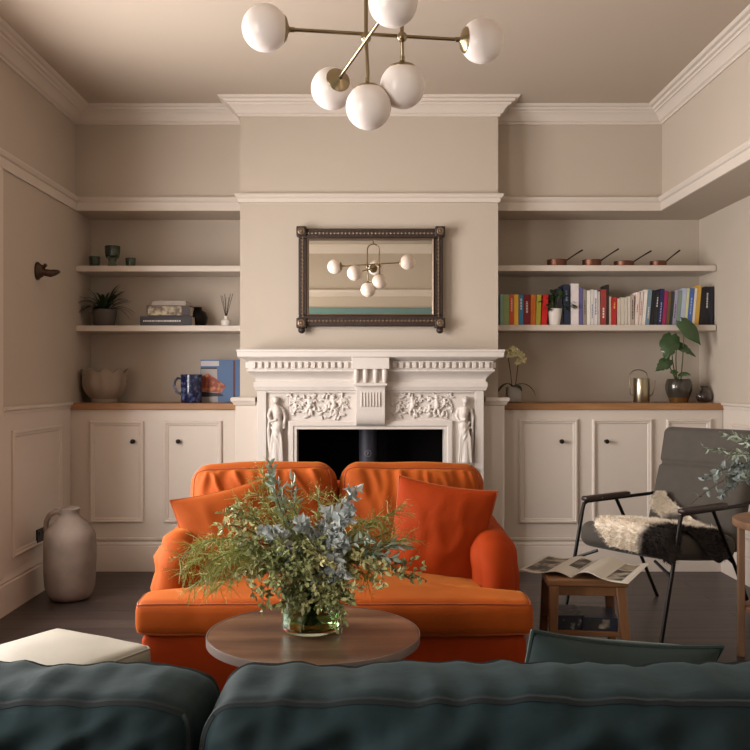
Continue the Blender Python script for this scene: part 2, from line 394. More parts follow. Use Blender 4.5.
tag(MB().box(.854, XR - .002, YF - .02, YB, 1.031, 1.072).build('oak_worktop', OAK, bev=.003), 'oak worktop on the cabinet right of the fireplace', 'worktop')

# ------------------------------------------------------------------ fireplace
CXF = .0155; YF0 = 5.48
fp = thing('fireplace_mantelpiece', 'white carved mantelpiece with dentils, figures and a central keystone on the chimney breast', 'fireplace', (CXF, 5.5, 0))
def fx(d): return CXF + d
b = MB()
HB = .69
b.box(fx(-HB), fx(-.50), YF0 + .02, YL, 0, 1.16).box(fx(.50), fx(HB), YF0 + .02, YL, 0, 1.16).box(fx(-.50), fx(.50), YF0 + .02, YL, .955, 1.16)
# outer pilaster strips and top band, framing the sunken relief field
b.box(fx(-HB), fx(-.635), YF0, YF0 + .02, 0, 1.16).box(fx(.635), fx(HB), YF0, YF0 + .02, 0, 1.16)
b.box(fx(-.635), fx(.635), YF0, YF0 + .02, 1.142, 1.16)
b.build('surround_body', MARB, fp, bev=.003)
inn = MB()
fr = [(0, -.0), (0, .018), (.008, .024), (.03, .024), (.036, .016), (.052, .016), (.052, -.12)]
pth = [(fx(-.502), 0), (fx(-.502), .972), (fx(.502), .972), (fx(.502), 0)]
inn.sweep(pth, fr, inward=-1, fn=lambda u, v, h: Vector((u, YF0 + .02 - h, v)))
inn.build('opening_frame', MARB, fp, ang=25)
corn = [(0, 1.155), (.012, 1.158), (.016, 1.172), (.02, 1.18), (.02, 1.205), (.010, 1.212), (.010, 1.222), (.016, 1.235), (.03, 1.252), (.05, 1.268),
        (.058, 1.272), (.058, 1.283), (.05, 1.285), (.05, 1.335), (.06, 1.338), (.075, 1.35), (.085, 1.352), (.085, 1.354)]
up = [(fx(-HB), YL), (fx(-HB), YF0), (fx(HB), YF0), (fx(HB), YL)]
cn = MB().sweep(up, corn + [(-.02, 1.354)], inward=-1)
cn.build('cornice', MARB, fp, ang=25)
msh = MB().sweep(up[:], [(-.02, 1.354), (.098, 1.354), (.106, 1.36), (.108, 1.385), (.112, 1.392), (.112, 1.402), (-.02, 1.402)], inward=-1, wrap=True)
msh.box(fx(-HB - .005), fx(HB + .005), YF0 - .005, YC + .0, 1.354, 1.402)
msh.box(fx(-HB - .112), fx(HB + .112), YL - .02, YC, 1.354, 1.402)
msh.build('mantel_shelf', MARB, fp, ang=25)
for s in (-1, 1):
    d = MB(); n = 15
    for i in range(n):
        x = fx(s * (.125 + (i + .5) * .6 / n)) ; y1 = YF0 - .05
        d.box(x - .0125, x + .0125, y1 - .016, y1 + .004, 1.292, 1.328)
    if s:
        for yy in (YF0 - .03, YF0 + .01, YF0 + .05):
            X = fx(s * (HB + .05)); d.box(X - .016, X + .016, yy - .0125, yy + .0125, 1.292, 1.328)
    d.build('dentil_course', MARB, fp, bev=.003)
# keystone
k = MB()
k.box(fx(-.112), fx(.112), YF0 - .115, YF0, 1.285, 1.354)
k.box(fx(-.095), fx(.095), YF0 - .075, YF0, 1.195, 1.29)
for x in (-.085, -.03, .03, .085):
    k.tube([(fx(x), YF0 - .088, 1.29), (fx(x), YF0 - .09, 1.24), (fx(x), YF0 - .078, 1.205)], [.017, .016, .011], 12)
k.box(fx(-.1), fx(.1), YF0 - .1, YF0, 1.185, 1.202)
prof = [(0, 1.187), (.082, 1.187), (.086, 1.17), (.082, 1.15), (.078, 1.03), (.074, .99), (.06, .96), (.035, .943), (0, .94)]
vs = []; 
for x in (-.088, .088):
    for (o, z) in prof: vs.append((fx(x), YF0 + .02 - o, z))
n = len(prof); k.add(vs, [tuple(range(n)), tuple(range(2 * n - 1, n - 1, -1))] + [(i, i + 1, n + i + 1, n + i) for i in range(n - 1)] + [(n - 1, 0, n, 2 * n - 1)])
for i in range(7):
    x = -.054 + i * .018
    k.box(fx(x - .005), fx(x + .005), YF0 - .068, YF0 - .05, 1.06, 1.145)
k.build('keystone', MARB, fp, bev=.0025, label='projecting fluted keystone at the centre')
# relief panels
def scroll_relief(x0, x1, z0, z1, seed):
    rr = random.Random(seed); g = MB(); y = YF0 + .014
    L = x1 - x0; zc = (z0 + z1) / 2
    pts = [(x0 + L * t, y, zc + .032 * math.sin(t * PI * 3.2)) for t in [i / 30 for i in range(31)]]
    g.tube(pts, .005, 6)
    for kx in range(4):
        cx = x0 + L * (kx + .5) / 4; cz = zc + (.018 if kx % 2 else -.018)
        sp = [(cx + (.036 - .0028 * j) * math.cos(j * .62), y, cz + (.036 - .0028 * j) * math.sin(j * .62)) for j in range(12)]
        g.tube(sp, [.0055 - .0002 * j for j in range(12)], 6)
        g.ball((cx, y - .006, cz), .012, 10)
        for q in range(5):
            a = q * 2 * PI / 5 + .4; g.ball((cx + .018 * math.cos(a), y - .003, cz + .018 * math.sin(a)), .0085, 8)
    for i in range(90):
        x = rr.uniform(x0, x1); z = rr.uniform(z0 - .008, z1 + .008); a = rr.uniform(0, PI)
        M = Matrix.Rotation(a, 4, 'Y')
        g.ball((x, y, z), rr.uniform(.007, .014), 8, M, (1.6, .7, .6))
    # little putto near the outer third
    for cx in (x0 + L * .34, x0 + L * .74):
        g.ball((cx, y - .008, z1 - .018), .0115, 10)
        g.tube([(cx, y - .004, z1 - .03), (cx + .004, y - .006, zc), (cx - .002, y - .002, zc - .015)], [.01, .015, .013], 8)
        g.tube([(cx - .006, y, zc - .015), (cx - .016, y - .004, zc - .035), (cx - .012, y, z0 + .006)], [.009, .008, .005], 8)
        g.tube([(cx + .006, y, zc - .015), (cx + .014, y - .004, zc - .035), (cx + .02, y, z0 + .006)], [.009, .008, .005], 8)
        g.tube([(cx + .008, y - .004, z1 - .035), (cx + .03, y - .004, z1 - .02)], [.007, .005], 8)
        g.tube([(cx - .008, y - .004, z1 - .035), (cx - .03, y - .004, z1 - .045)], [.007, .005], 8)
    return g
scroll_relief(fx(-.50), fx(-.13), .995, 1.13, 3).build('carved_frieze', MARB, fp, remesh=.0032)
scroll_relief(fx(.13), fx(.50), .995, 1.13, 5).build('carved_frieze', MARB, fp, remesh=.0032)
for s in (-1, 1):
    g = MB(); cx = fx(s * .572); y = YF0 + .012
    zt = 1.118
    g.ball((cx + s * .004, y - .018, zt - .024), .0205, 14, None, (.85, .9, 1.15))
    g.ball((cx + s * .006, y - .010, zt - .014), .022, 12, None, (1, .8, .8))
    g.tube([(cx + s * .004, y - .012, zt - .04), (cx, y - .01, zt - .06)], [.009, .011], 10)
    g.tube([(cx - .032, y - .006, zt - .075), (cx, y - .012, zt - .062), (cx + .032, y - .006, zt - .075)], [.012, .017, .012], 10)
    g.tube([(cx, y - .012, zt - .06), (cx - s * .004, y - .015, zt - .10), (cx - s * .008, y - .012, zt - .135), (cx - s * .008, y - .012, zt - .17),
            (cx, y - .01, zt - .25), (cx + s * .006, y - .01, zt - .33), (cx + s * .004, y - .008, zt - .40)], [.022, .027, .023, .030, .028, .030, .033], 14)
    g.tube([(cx - .034, y - .006, zt - .075), (cx - .046, y - .012, zt - .12), (cx - .03, y - .028, zt - .15), (cx - .005, y - .034, zt - .14)], [.012, .010, .009, .008], 8)
    g.tube([(cx + .034, y - .006, zt - .075), (cx + .048, y - .01, zt - .125), (cx + .042, y - .016, zt - .18)], [.012, .010, .008], 8)
    g.ball((cx + .042, y - .018, zt - .188), .01, 8); g.ball((cx - .002, y - .036, zt - .138), .01, 8)
    for j in range(7):                                   # folds of the robe
        a = -.028 + j * .0095
        g.tube([(cx + a * .5, y - .028, zt - .15 - abs(a)), (cx + a * 1.0 - .006 * math.sin(j), y - .034, zt - .25), (cx + a * 1.25, y - .030, zt - .40)], [.003, .0045, .005], 6)
    g.tube([(cx + s * .03, y - .02, zt - .15), (cx, y - .036, zt - .2), (cx - s * .03, y - .026, zt - .27)], [.006, .007, .006], 8)
    g.tube([(cx + s * .03, y - .02, zt - .18), (cx, y - .036, zt - .24), (cx - s * .03, y - .026, zt - .32)], [.005, .007, .006], 8)
    g.tube([(cx + s * .038, y - .008, zt - .09), (cx + s * .046, y - .01, zt - .2), (cx + s * .04, y - .01, zt - .30), (cx + s * .03, y - .01, zt - .38)], [.006, .009, .01, .006], 8)
    g.ball((cx - .014, y - .026, zt - .415), .012, 8, None, (.8, 1.5, .7)); g.ball((cx + .014, y - .026, zt - .415), .012, 8, None, (.8, 1.5, .7))
    g.xf(Matrix.Translation((cx, y, 0)) @ Matrix.Diagonal((1.08, 1.3, 1, 1)) @ Matrix.Translation((-cx, -y, 0)))
    g.build('carved_figure', MARB, fp, remesh=.0032, label='relief figure of a robed person standing')
    pz = zt - .43
    MB().box(cx - .062, cx + .062, YF0 - .03, YF0 + .02, pz - .03, pz).box(cx - .052, cx + .052, YF0 - .02, YF0 + .02, pz - .05, pz - .03) \
        .box(cx - .056, cx + .056, YF0 - .012, YF0 + .02, .12, pz - .05).box(cx - .066, cx + .066, YF0 - .03, YF0 + .02, 0, .12).build('figure_plinth', MARB, fp, bev=.004)
fb = MB()
fb.box(OXL, OXR, 6.06, 6.1, 0, OZ).box(OXL, OXL + .02, YL, 6.06, 0, OZ).box(OXR - .02, OXR, YL, 6.06, 0, OZ).box(OXL + .02, OXR - .02, YL, 6.06, OZ - .02, OZ)
fb.box(OXL + .02, OXR - .02, YL, 6.06, 0, .015)
fb.build('firebox', SOOT, fp)
st = thing('wood_stove', 'black stove with a blue-black flue pipe inside the fireplace opening', 'stove', (0, 5.86, .015))
MB().tube([(0.0, 5.80, .55), (0.0, 5.80, .975)], .058, 32).build('flue_pipe', STOVE, st, label='blue-black round flue pipe')
MB().box(-.26, .26, 5.70, 6.0, .10, .55).box(-.28, .28, 5.68, 6.02, .55, .58).build('body', SOOT, st, bev=.01)
MB().box(-.19, .19, 5.685, 5.70, .17, .5).build('door', STOVE, st, bev=.004)
for X in (-.22, .22):
    for Y in (5.73, 5.97): MB().tube([(X, Y, .015), (X, Y, .11)], [.014, .02], 12).build('leg', SOOT, st)
# ring emblem with a small P
def ex(u, v, r=.0600):
    return Vector((r * math.sin(u / r), 5.80 - r * math.cos(u / r), v))
ez = .752; e = MB()
e.tube([ex(.0205 * math.cos(a), ez + .0205 * math.sin(a)) for a in [2 * PI * i / 32 for i in range(32)]], .0011, 6, closed=True)
e.tube([ex(-.004, ez - .013), ex(-.004, ez + .01)], .0013, 6)
e.tube([ex(-.004 + .009 * math.sin(a), ez + .0035 + .007 * math.cos(a)) for a in [PI * i / 10 for i in range(11)]], .0013, 6)
e.build('emblem', EMB, st, label='pale ring emblem with a letter P')
tag(MB().box(-.62, .65, 5.16, YF0 - .035, 0, .03).build('hearth_slab', SOOT, bev=.005), 'dark hearth slab in front of the fireplace', 'hearth')

# ------------------------------------------------------------------ mirror
YM = 5.60
mr = thing('wall_mirror', 'rectangular mirror in a dark beaded carved frame above the mantelpiece', 'mirror', (.016, YC, 1.5))
mx0, mx1, mz1, mz0 = sx(296.5, YM), sx(445, YM), sz(226.5, YM), sz(328, YM)
gx0, gx1, gz1, gz0 = sx(307, YM), sx(434, YM), sz(238, YM), sz(315.5, YM)
MB().box(gx0 - .01, gx1 + .01, YM + .022, YM + .03, gz0 - .01, gz1 + .01).build('mirror_glass', MIR, mr)
f = MB(); q = .012
f.box(mx0 + q, gx0, YM, YC - .005, gz0, gz1).box(gx1, mx1 - q, YM, YC - .005, gz0, gz1).box(mx0 + q, mx1 - q, YM, YC - .005, gz1, mz1 - q).box(mx0 + q, mx1 - q, YM, YC - .005, mz0 + q, gz0)
f.box(mx0 + q, mx1 - q, YM + .03, YC - .004, mz0 + q, mz1 - q)
cs = .062
for X in (mx0, mx1 - cs):
    for Z in (mz0, mz1 - cs): f.box(X, X + cs, YM - .02, YC - .005, Z, Z + cs)
f.build('frame', FRAMEM, mr, bev=.005)
inn = MB().sweep(rect(gx0, gx1, gz0, gz1), [(0, 0), (.004, .012), (.010, .008), (.012, -.02)], closed=True, fn=lambda u, v, h: Vector((u, YM - h + .004, v)))
inn.build('inner_slip', GILT, mr, ang=20)
nx = 34; nzz = 20
for z in ((mz1 - q + gz1) / 2, (mz0 + q + gz0) / 2):
    bd = MB().box(gx0 - .01, gx1 + .01, YM - .002, YM + .002, z - .004, z + .004)
    for i in range(nx): bd.ball((gx0 + (gx1 - gx0) * (i + .5) / nx, YM - .003, z), .0078, 8)
    bd.build('beading', GILT, mr)
for x in ((mx0 + q + gx0) / 2, (mx1 - q + gx1) / 2):
    bd = MB().box(x - .004, x + .004, YM - .002, YM + .002, gz0 - .01, gz1 + .01)
    for i in range(nzz): bd.ball((x, YM - .003, gz0 + (gz1 - gz0) * (i + .5) / nzz), .0078, 8)
    bd.build('beading', GILT, mr)
M90 = Matrix.Rotation(R(90), 4, 'X')
for X in (mx0 + cs / 2, mx1 - cs / 2):
    for Z in (mz0 + cs / 2, mz1 - cs / 2):
        MB().lathe([(.022, 0), (.022, .006), (.016, .008), (.012, .004), (.008, .010), (.001, .012)], 20, (X, YM - .02, Z), M90).build('rosette', GILT, mr)
    MB().lathe([(.018, 0), (.022, -.008), (.022, -.02), (.012, -.032), (.002, -.034)][::-1], 18, (X, YM + .012, mz0)).build('foot', FRAMEM, mr)

# canvas on the rear wall, only seen in the mirror
tag(MB().box(-1.35, 1.45, YR + .002, YR + .035, 1.25, 2.16).build('wall_canvas', mat('teal_blue_canvas', rgb(96, 132, 124), .7, vs=.7, col2=rgb(112, 130, 146), thr=(.4, .6), stretch=(1, .1, .1)), bev=.003),
    'wide teal and blue canvas reflected in the mirror', 'painting')

# ------------------------------------------------------------------ chandelier
ch = thing('globe_chandelier', 'brass ceiling light with six opal glass globes on crossing arms', 'chandelier', (.05, 2.8, 2.3))
def P(px, py, Y): return Vector((sx(px, Y), Y, sz(py, Y)))
YH = 2.80; rg = .0705
hubA = P(366, 38, YH); hubB = P(402, 37, YH)
low = P(368.5, 107, YH - .0); low2 = P(402.5, 86, YH + .02)
rod = MB(); topz = 2.44
ax, bx_ = hubA.x, hubB.x; rr = (bx_ - ax) / 2
arch = [(ax, YH, hubA.z)] + [((ax + bx_) / 2 - rr * math.cos(a), YH, topz + rr * math.sin(a)) for a in [PI * i / 14 for i in range(15)]] + [(bx_, YH, hubB.z)]
rod.tube(arch, .0062, 12)
rod.tube([((ax + bx_) / 2, YH, topz + rr - .002), ((ax + bx_) / 2, YH, ZC - .02)], .0062, 12)
rod.lathe([(.06, ZC - .02), (.062, ZC - .014), (.06, ZC)], 28, ((ax + bx_) / 2, YH, 0))
rod.build('stem_frame', BRASS, ch)
gL, gR_ = P(265, 28, 2.74), P(482, 41, 2.90)
gN, gF = P(393, 2, 2.57), P(332, 88.5, 3.02)
def arm(a, b):
    d = (b - a).normalized()
    m = MB().tube([a + d * rg * .9, b - d * rg * .9], .0058, 12)
    return m.build('arm', BRASS, ch)
arm(gL, gR_); arm(gN, gF)
MB().tube([hubA, low + Vector((0, 0, rg * .9))], .0058, 12).build('drop_rod', BRASS, ch)
MB().tube([hubB, low2 + Vector((0, 0, rg * .9))], .0058, 12).build('drop_rod', BRASS, ch)
for hh in (hubA, hubB): MB().ball(hh, .0165, 16).build('hub', BRASS, ch)
def globe(c, toward):
    d = (toward - c).normalized()
    MB().ball(c, rg, 40).build('glass_globe', OPAL, ch)
    q = d.to_track_quat('Z', 'Y').to_matrix().to_4x4()
    MB().lathe([(.002, rg + .022), (.008, rg + .02), (.008, rg + .006), (.012, rg + .002), (.036, rg - .006), (.0415, rg - .012), (.041, rg - .019)], 24, c, q).build('globe_cap', BRASS, ch)
globe(gL, gR_); globe(gR_, gL); globe(gN, gF); globe(gF, gN); globe(low, hubA); globe(low2, hubB)

# ------------------------------------------------------------------ cushions
def softbox(w, d, h, r, n=(20, 20, 10), bulge=(0, 0, 0), wr=None, post=None):
    """returns (MB, mapping fn): rounded, bulged box centred on the origin"""
    hw, hd, hh = w / 2, d / 2, h / 2
    def mp(u, v, t):
        p = Vector((u * hw, v * hd, t * hh))
        c = Vector((max(-hw + r, min(hw - r, p.x)), max(-hd + r, min(hd - r, p.y)), max(-hh + r, min(hh - r, p.z))))
        dd = p - c
        nn = dd.normalized() if dd.length > 1e-9 else Vector((0, 0, 0))
        q = c + nn * r if dd.length > 1e-9 else p
        if dd.length <= 1e-9: nn = Vector((0, 0, 1))
        q = q + Vector((bulge[0] * u * (1 - v * v) * (1 - t * t), bulge[1] * v * (1 - u * u) * (1 - t * t), bulge[2] * t * (1 - u * u) * (1 - v * v)))
        if wr: q = q + nn * wr(u, v, t, q)
        if post: q = post(q)
        return q
    m = MB(); keys = {}
    def vid(u, v, t):
        k = (round(u, 5), round(v, 5), round(t, 5))
        if k not in keys: keys[k] = len(m.v); m.v.append(mp(u, v, t))
        return keys[k]
    # non uniform steps, finer towards the edges
    def steps(k): return [math.sin((i / k * 2 - 1) * PI / 2 * .93) / math.sin(PI / 2 * .93) for i in range(k + 1)]
    U, V, T = steps(n[0]), steps(n[1]), steps(n[2])
    for s in (-1., 1.):
        for i in range(n[0]):
            for j in range(n[1]): m.f.append((vid(U[i], V[j], s), vid(U[i + 1], V[j], s), vid(U[i + 1], V[j + 1], s), vid(U[i], V[j + 1], s)))
        for i in range(n[0]):
            for j in range(n[2]): m.f.append((vid(U[i], s, T[j]), vid(U[i + 1], s, T[j]), vid(U[i + 1], s, T[j + 1]), vid(U[i], s, T[j + 1])))
        for i in range(n[1]):
            for j in range(n[2]): m.f.append((vid(s, V[i], T[j]), vid(s, V[i + 1], T[j]), vid(s, V[i + 1], T[j + 1]), vid(s, V[i], T[j + 1])))
    return m, mp
def seam(mp, axis, s, r=.005, n=60, k=1.0):
    pts = []
    for i in range(4 * n):
        e, t = divmod(i, n); a = -1 + 2 * t / n
        u, v = [(a, -1), (1, a), (-a, 1), (-1, -a)][e]
        if axis == 'y': pts.append(mp(u * k, s, v * k))
        elif axis == 'z': pts.append(mp(u * k, v * k, s))
    return MB().tube(pts, r, 6, closed=True)

def fold(u, a, amp, seed, fr=9.):
    s = nz(u * fr * .6 + seed, seed * 3.1 + a * .8, seed)
    return amp * (1 - abs(s) * 3.2) if abs(s) < .31 else 0

# ------------------------------------------------------------------ orange sofa
SX, SY = -.121, 3.60
so = thing('orange_sofa', 'small burnt orange velvet two-seater sofa in front of the fireplace', 'sofa', (SX, SY, 0))
def T_(x=0, y=0, z=0): return Matrix.Translation((SX + x, SY + y, z))
m, mp = softbox(1.37, .90, .26, .03, (24, 12, 6)); m.xf(T_(0, .03, .19)).build('base', ORANGE_SHADE, so, ang=80)
def taper(q):
    f = 1 - .205 * sm(-.24, -.19, q.y); return Vector((q.x * f, q.y, q.z + .008 * sm(-.45, .2, q.y)))
def wseat(u, v, t, q): return .004 * nz(q.x * 5, q.y * 5, 1.3) + (.0025 * nz(q.x * 18, q.y * 9, 4))
m, mp = softbox(1.412, .79, .125, .035, (64, 40, 8), (.0, .012, .034), wseat, taper)
sc = m.xf(T_(0, -.05, .378)).build('seat_cushion', ORANGE, so, ang=80)
for s in (-1, 1): seam(mp, 'z', s, .0042, 80).xf(T_(0, -.05, .378)).build('piping', PIPEO, sc)
for s in (-1, 1):
    def warm(u, v, t, q, s=s):
        fo = 0
        if v < 0: fo = .008 * sm(-.2, -.9, v) * math.sin(t * 15 + u * 2 + nz(q.x * 9, q.z * 9, s) * 1.5) * (1 if s < 0 else .3) * sm(-.3, .3, t)
        return fo + .004 * nz(q.x * 9, q.y * 7, q.z * 7 + s)
    def parm(q, s=s):
        # the roll leans outwards at the top and rises to the back
        z = q.z + .02 * sm(-.3, .3, q.y) * sm(0, .25, q.z)
        return Vector((q.x + s * (-.012 * sm(.0, .26, q.z)), q.y + .05 * sm(.12, .27, q.z) * sm(0, -.3, q.y), z))
    m, mp = softbox(.17, .66, .54, .083, (14, 26, 24), (.01, .02, .0), warm, parm)
    m.xf(T_(s * .617, .10, .362)).build('arm', ORANGE if s < 0 else ORANGE_SHADE, so, ang=80)  # right arm, away from the window, takes the velvet coloured as shaded
m, mp = softbox(1.28, .16, .62, .06, (30, 8, 16)); m.xf(T_(0, .42, .46)).build('back_frame', ORANGE_SHADE, so, ang=80)
for i, (cx, w_) in enumerate(((-.322, .635), (.304, .63))):
    def wb(u, v, t, q, i=i):
        fr_ = 1 if v < 0 else 0
        pl = .0042 * math.sin(q.x * 100 + 6 * nz(q.x * 5, q.z * 5, i)) * sm(-.1, .8, t) * (1 - sm(.88, 1, t)) * sm(-.3, .4, nz(q.x * 4, i * 3., 5) + .25)
        fa = nz(q.x * 8 + 5 * q.z * (1 if i == 0 else .4), q.z * 1.6, i * 7.3)
        br_ = (1 - sm(0, .2, abs(fa))) * .013 * sm(-.5, .4, t) * (1 - sm(.8, 1, t))
        return -.002 + (pl + br_) * fr_ * (1 - u ** 8) + .006 * nz(q.x * 5, q.z * 5, i + 2.2)
    m, mp = softbox(w_ - .01, .19, .42, .085, (110, 12, 56), (.0, .055, .012), wb)
    Mt = T_(cx, .245, .652) @ Matrix.Rotation(R(-9), 4, 'X') @ Matrix.Rotation(R(-1.5 if i == 0 else 1.2), 4, 'Y')
    bc = m.xf(Mt).build('back_cushion', ORANGE, so, ang=80)
    for s in (-1, 1): seam(mp, 'y', s * .92, .004, 70).xf(Mt).build('piping', PIPEO, bc)
for X in (-.6, .6):
    for Y in (-.36, .40): MB().lathe([(.018, 0), (.026, .062)], 14, (SX + X, SY + Y, 0)).build('foot', BLACKW, so)

def pillow(name, size, thick, m_, label, cat, Mt, seed, pip=None):
    w_ = size / 2; tl = Vector(Mt.translation)
    root = thing(name, label, cat, tl)
    def side(sg):
        def fn(a, b):
            u = math.sin((a * 2 - 1) * PI / 2); v = math.sin((b * 2 - 1) * PI / 2)
            pin = .07
            x = w_ * u * (1 - pin * (1 - v * v)); z = w_ * v * (1 - pin * (1 - u * u))
            e = ((1 - u * u) ** .55) * ((1 - v * v) ** .55)
            ed = 1 - max(abs(u), abs(v)) ** 6
            cr = .007 * nz(u * 2 + seed, v * 2, seed) + .007 * (1 - sm(0, .3, abs(nz(u * 2.4 + seed, v * 1.6 + u, seed + 4)))) * max(0, ed)
            return Mt @ Vector((x, sg * (thick / 2 * e + cr * e), z))
        return fn
    g = MB().grid(side(1), 34, 34).grid(side(-1), 34, 34)
    bm = bmesh.new(); me = bpy.data.meshes.new('t')
    me.from_pydata([tuple(v) for v in g.v], [], g.f); bm.from_mesh(me); bmesh.ops.remove_doubles(bm, verts=bm.verts, dist=.0004)
    bm.verts.ensure_lookup_table(); g2 = MB(); g2.v = [v.co.copy() for v in bm.verts]; g2.f = [tuple(v.index for v in f.verts) for f in bm.faces]; bm.free(); bpy.data.meshes.remove(me)
    g2.build('pillow_body', m_, root, ang=80)
    pts = []
    for i in range(160):
        e, t = divmod(i, 40); a = math.sin((-1 + 2 * t / 40) * PI / 2)
        u, v = [(a, -1), (1, a), (-a, 1), (-1, -a)][e]
        pts.append(Mt @ Vector((w_ * u * (1 - .07 * (1 - v * v)), 0, w_ * v * (1 - .07 * (1 - u * u)))))
    MB().tube(pts, .0038, 6, closed=True).build('piping', pip or PIPEO, root)
    return root
Mr = Matrix.Translation((sx(440, 3.56), 3.575, .612)) @ Matrix.Rotation(R(-10), 4, 'Z') @ Matrix.Rotation(R(-14), 4, 'X') @ Matrix.Rotation(R(8), 4, 'Y')
pillow('throw_pillow', .40, .15, ORANGE_SHADE, 'plump orange velvet pillow leaning at the right end of the orange sofa', 'cushion', Mr, 2.)
Ml = Matrix.Translation((sx(232, 3.60), 3.59, .595)) @ Matrix.Rotation(R(16), 4, 'Z') @ Matrix.Rotation(R(-18), 4, 'X') @ Matrix.Rotation(R(-12), 4, 'Y')
pillow('throw_pillow', .40, .15, ORANGE, 'orange velvet pillow at the left end of the orange sofa behind the foliage', 'cushion', Ml, 5.)

# ------------------------------------------------------------------ coffee table, vase
CTX, CTY = -.166, 2.752
ct = thing('coffee_table', 'round dark wood coffee table with a pale rim in front of the orange sofa', 'table', (CTX, CTY, 0))
MB().lathe([(.318, .424), (.3212, .45)], 96, (CTX, CTY, 0)).build('tabletop', WALNUT, ct, bev=.002)
MB().lathe([(.3195, .424), (.3245, .426), (.325, .447), (.3245, .4508), (.3215, .4508)], 96, (CTX, CTY, 0), cap0=False, cap1=False).build('rim', RIM, ct, label='pale metal rim')
for i in range(3):
    a = 2 * PI * i / 3 + .5
    MB().tube([(CTX + .24 * math.cos(a), CTY + .24 * math.sin(a), .42), (CTX + .27 * math.cos(a), CTY + .27 * math.sin(a), 0)], .011, 12).build('leg', BLACKM, ct)
MB().tube([(CTX + .262 * math.cos(a), CTY + .262 * math.sin(a), .14) for a in [2 * PI * i / 40 for i in range(40)]], .007, 8, closed=True).build('ring_stretcher', BLACKM, ct)

VXc, VYc, VZ = -.176, 2.775, .4505
va = thing('glass_vase', 'pale green glass cylinder vase on the round coffee table', 'vase', (VXc, VYc, VZ))
MB().lathe([(.001, .0), (.080, 0), (.088, .004), (.0905, .012), (.0905, .15), (.088, .154), (.0865, .15), (.0865, .018), (.082, .012), (.001, .012)], 56, (VXc, VYc, VZ), cap0=False, cap1=False).build('glass', GLASSV, va)
MB().lathe([(.001, .013), (.081, .013), (.0858, .019), (.0858, .062), (.001, .062)], 48, (VXc, VYc, VZ), cap0=False, cap1=False).build('water', WATER, va)

def leaf_quad(m, p, d, up, L, W, curl=.15, fold_=.25):
    d = d.normalized(); s = d.cross(up)
    if s.length < 1e-4: s = d.orthogonal()
    s.normalize(); n = s.cross(d).normalized()
    a = p; b1 = p + d * L * .35 + s * W / 2 + n * W * fold_; b2 = p + d * L * .35 - s * W / 2 + n * W * fold_
    c = p + d * L * .4; e1 = p + d * L * .75 + s * W * .36 + n * (W * fold_ - L * curl * .4); e2 = p + d * L * .75 - s * W * .36 + n * (W * fold_ - L * curl * .4)
    f = p + d * L * .78 - n * L * curl * .5; g = p + d * L - n * L * curl
    m.add([a, b1, c, b2, e1, f, e2, g], [(0, 2, 1), (0, 3, 2), (1, 2, 5, 4), (2, 3, 6, 5), (4, 5, 7), (5, 6, 7)])

def rvec(rr): 
    v = Vector((rr.gauss(0, 1), rr.gauss(0, 1), rr.gauss(0, 1))); return v.normalized()
def curve_pts(p0, p1, p2, n=14):
    return [(1 - t) ** 2 * p0 + 2 * t * (1 - t) * p1 + t * t * p2 for t in [i / (n - 1) for i in range(n)]]

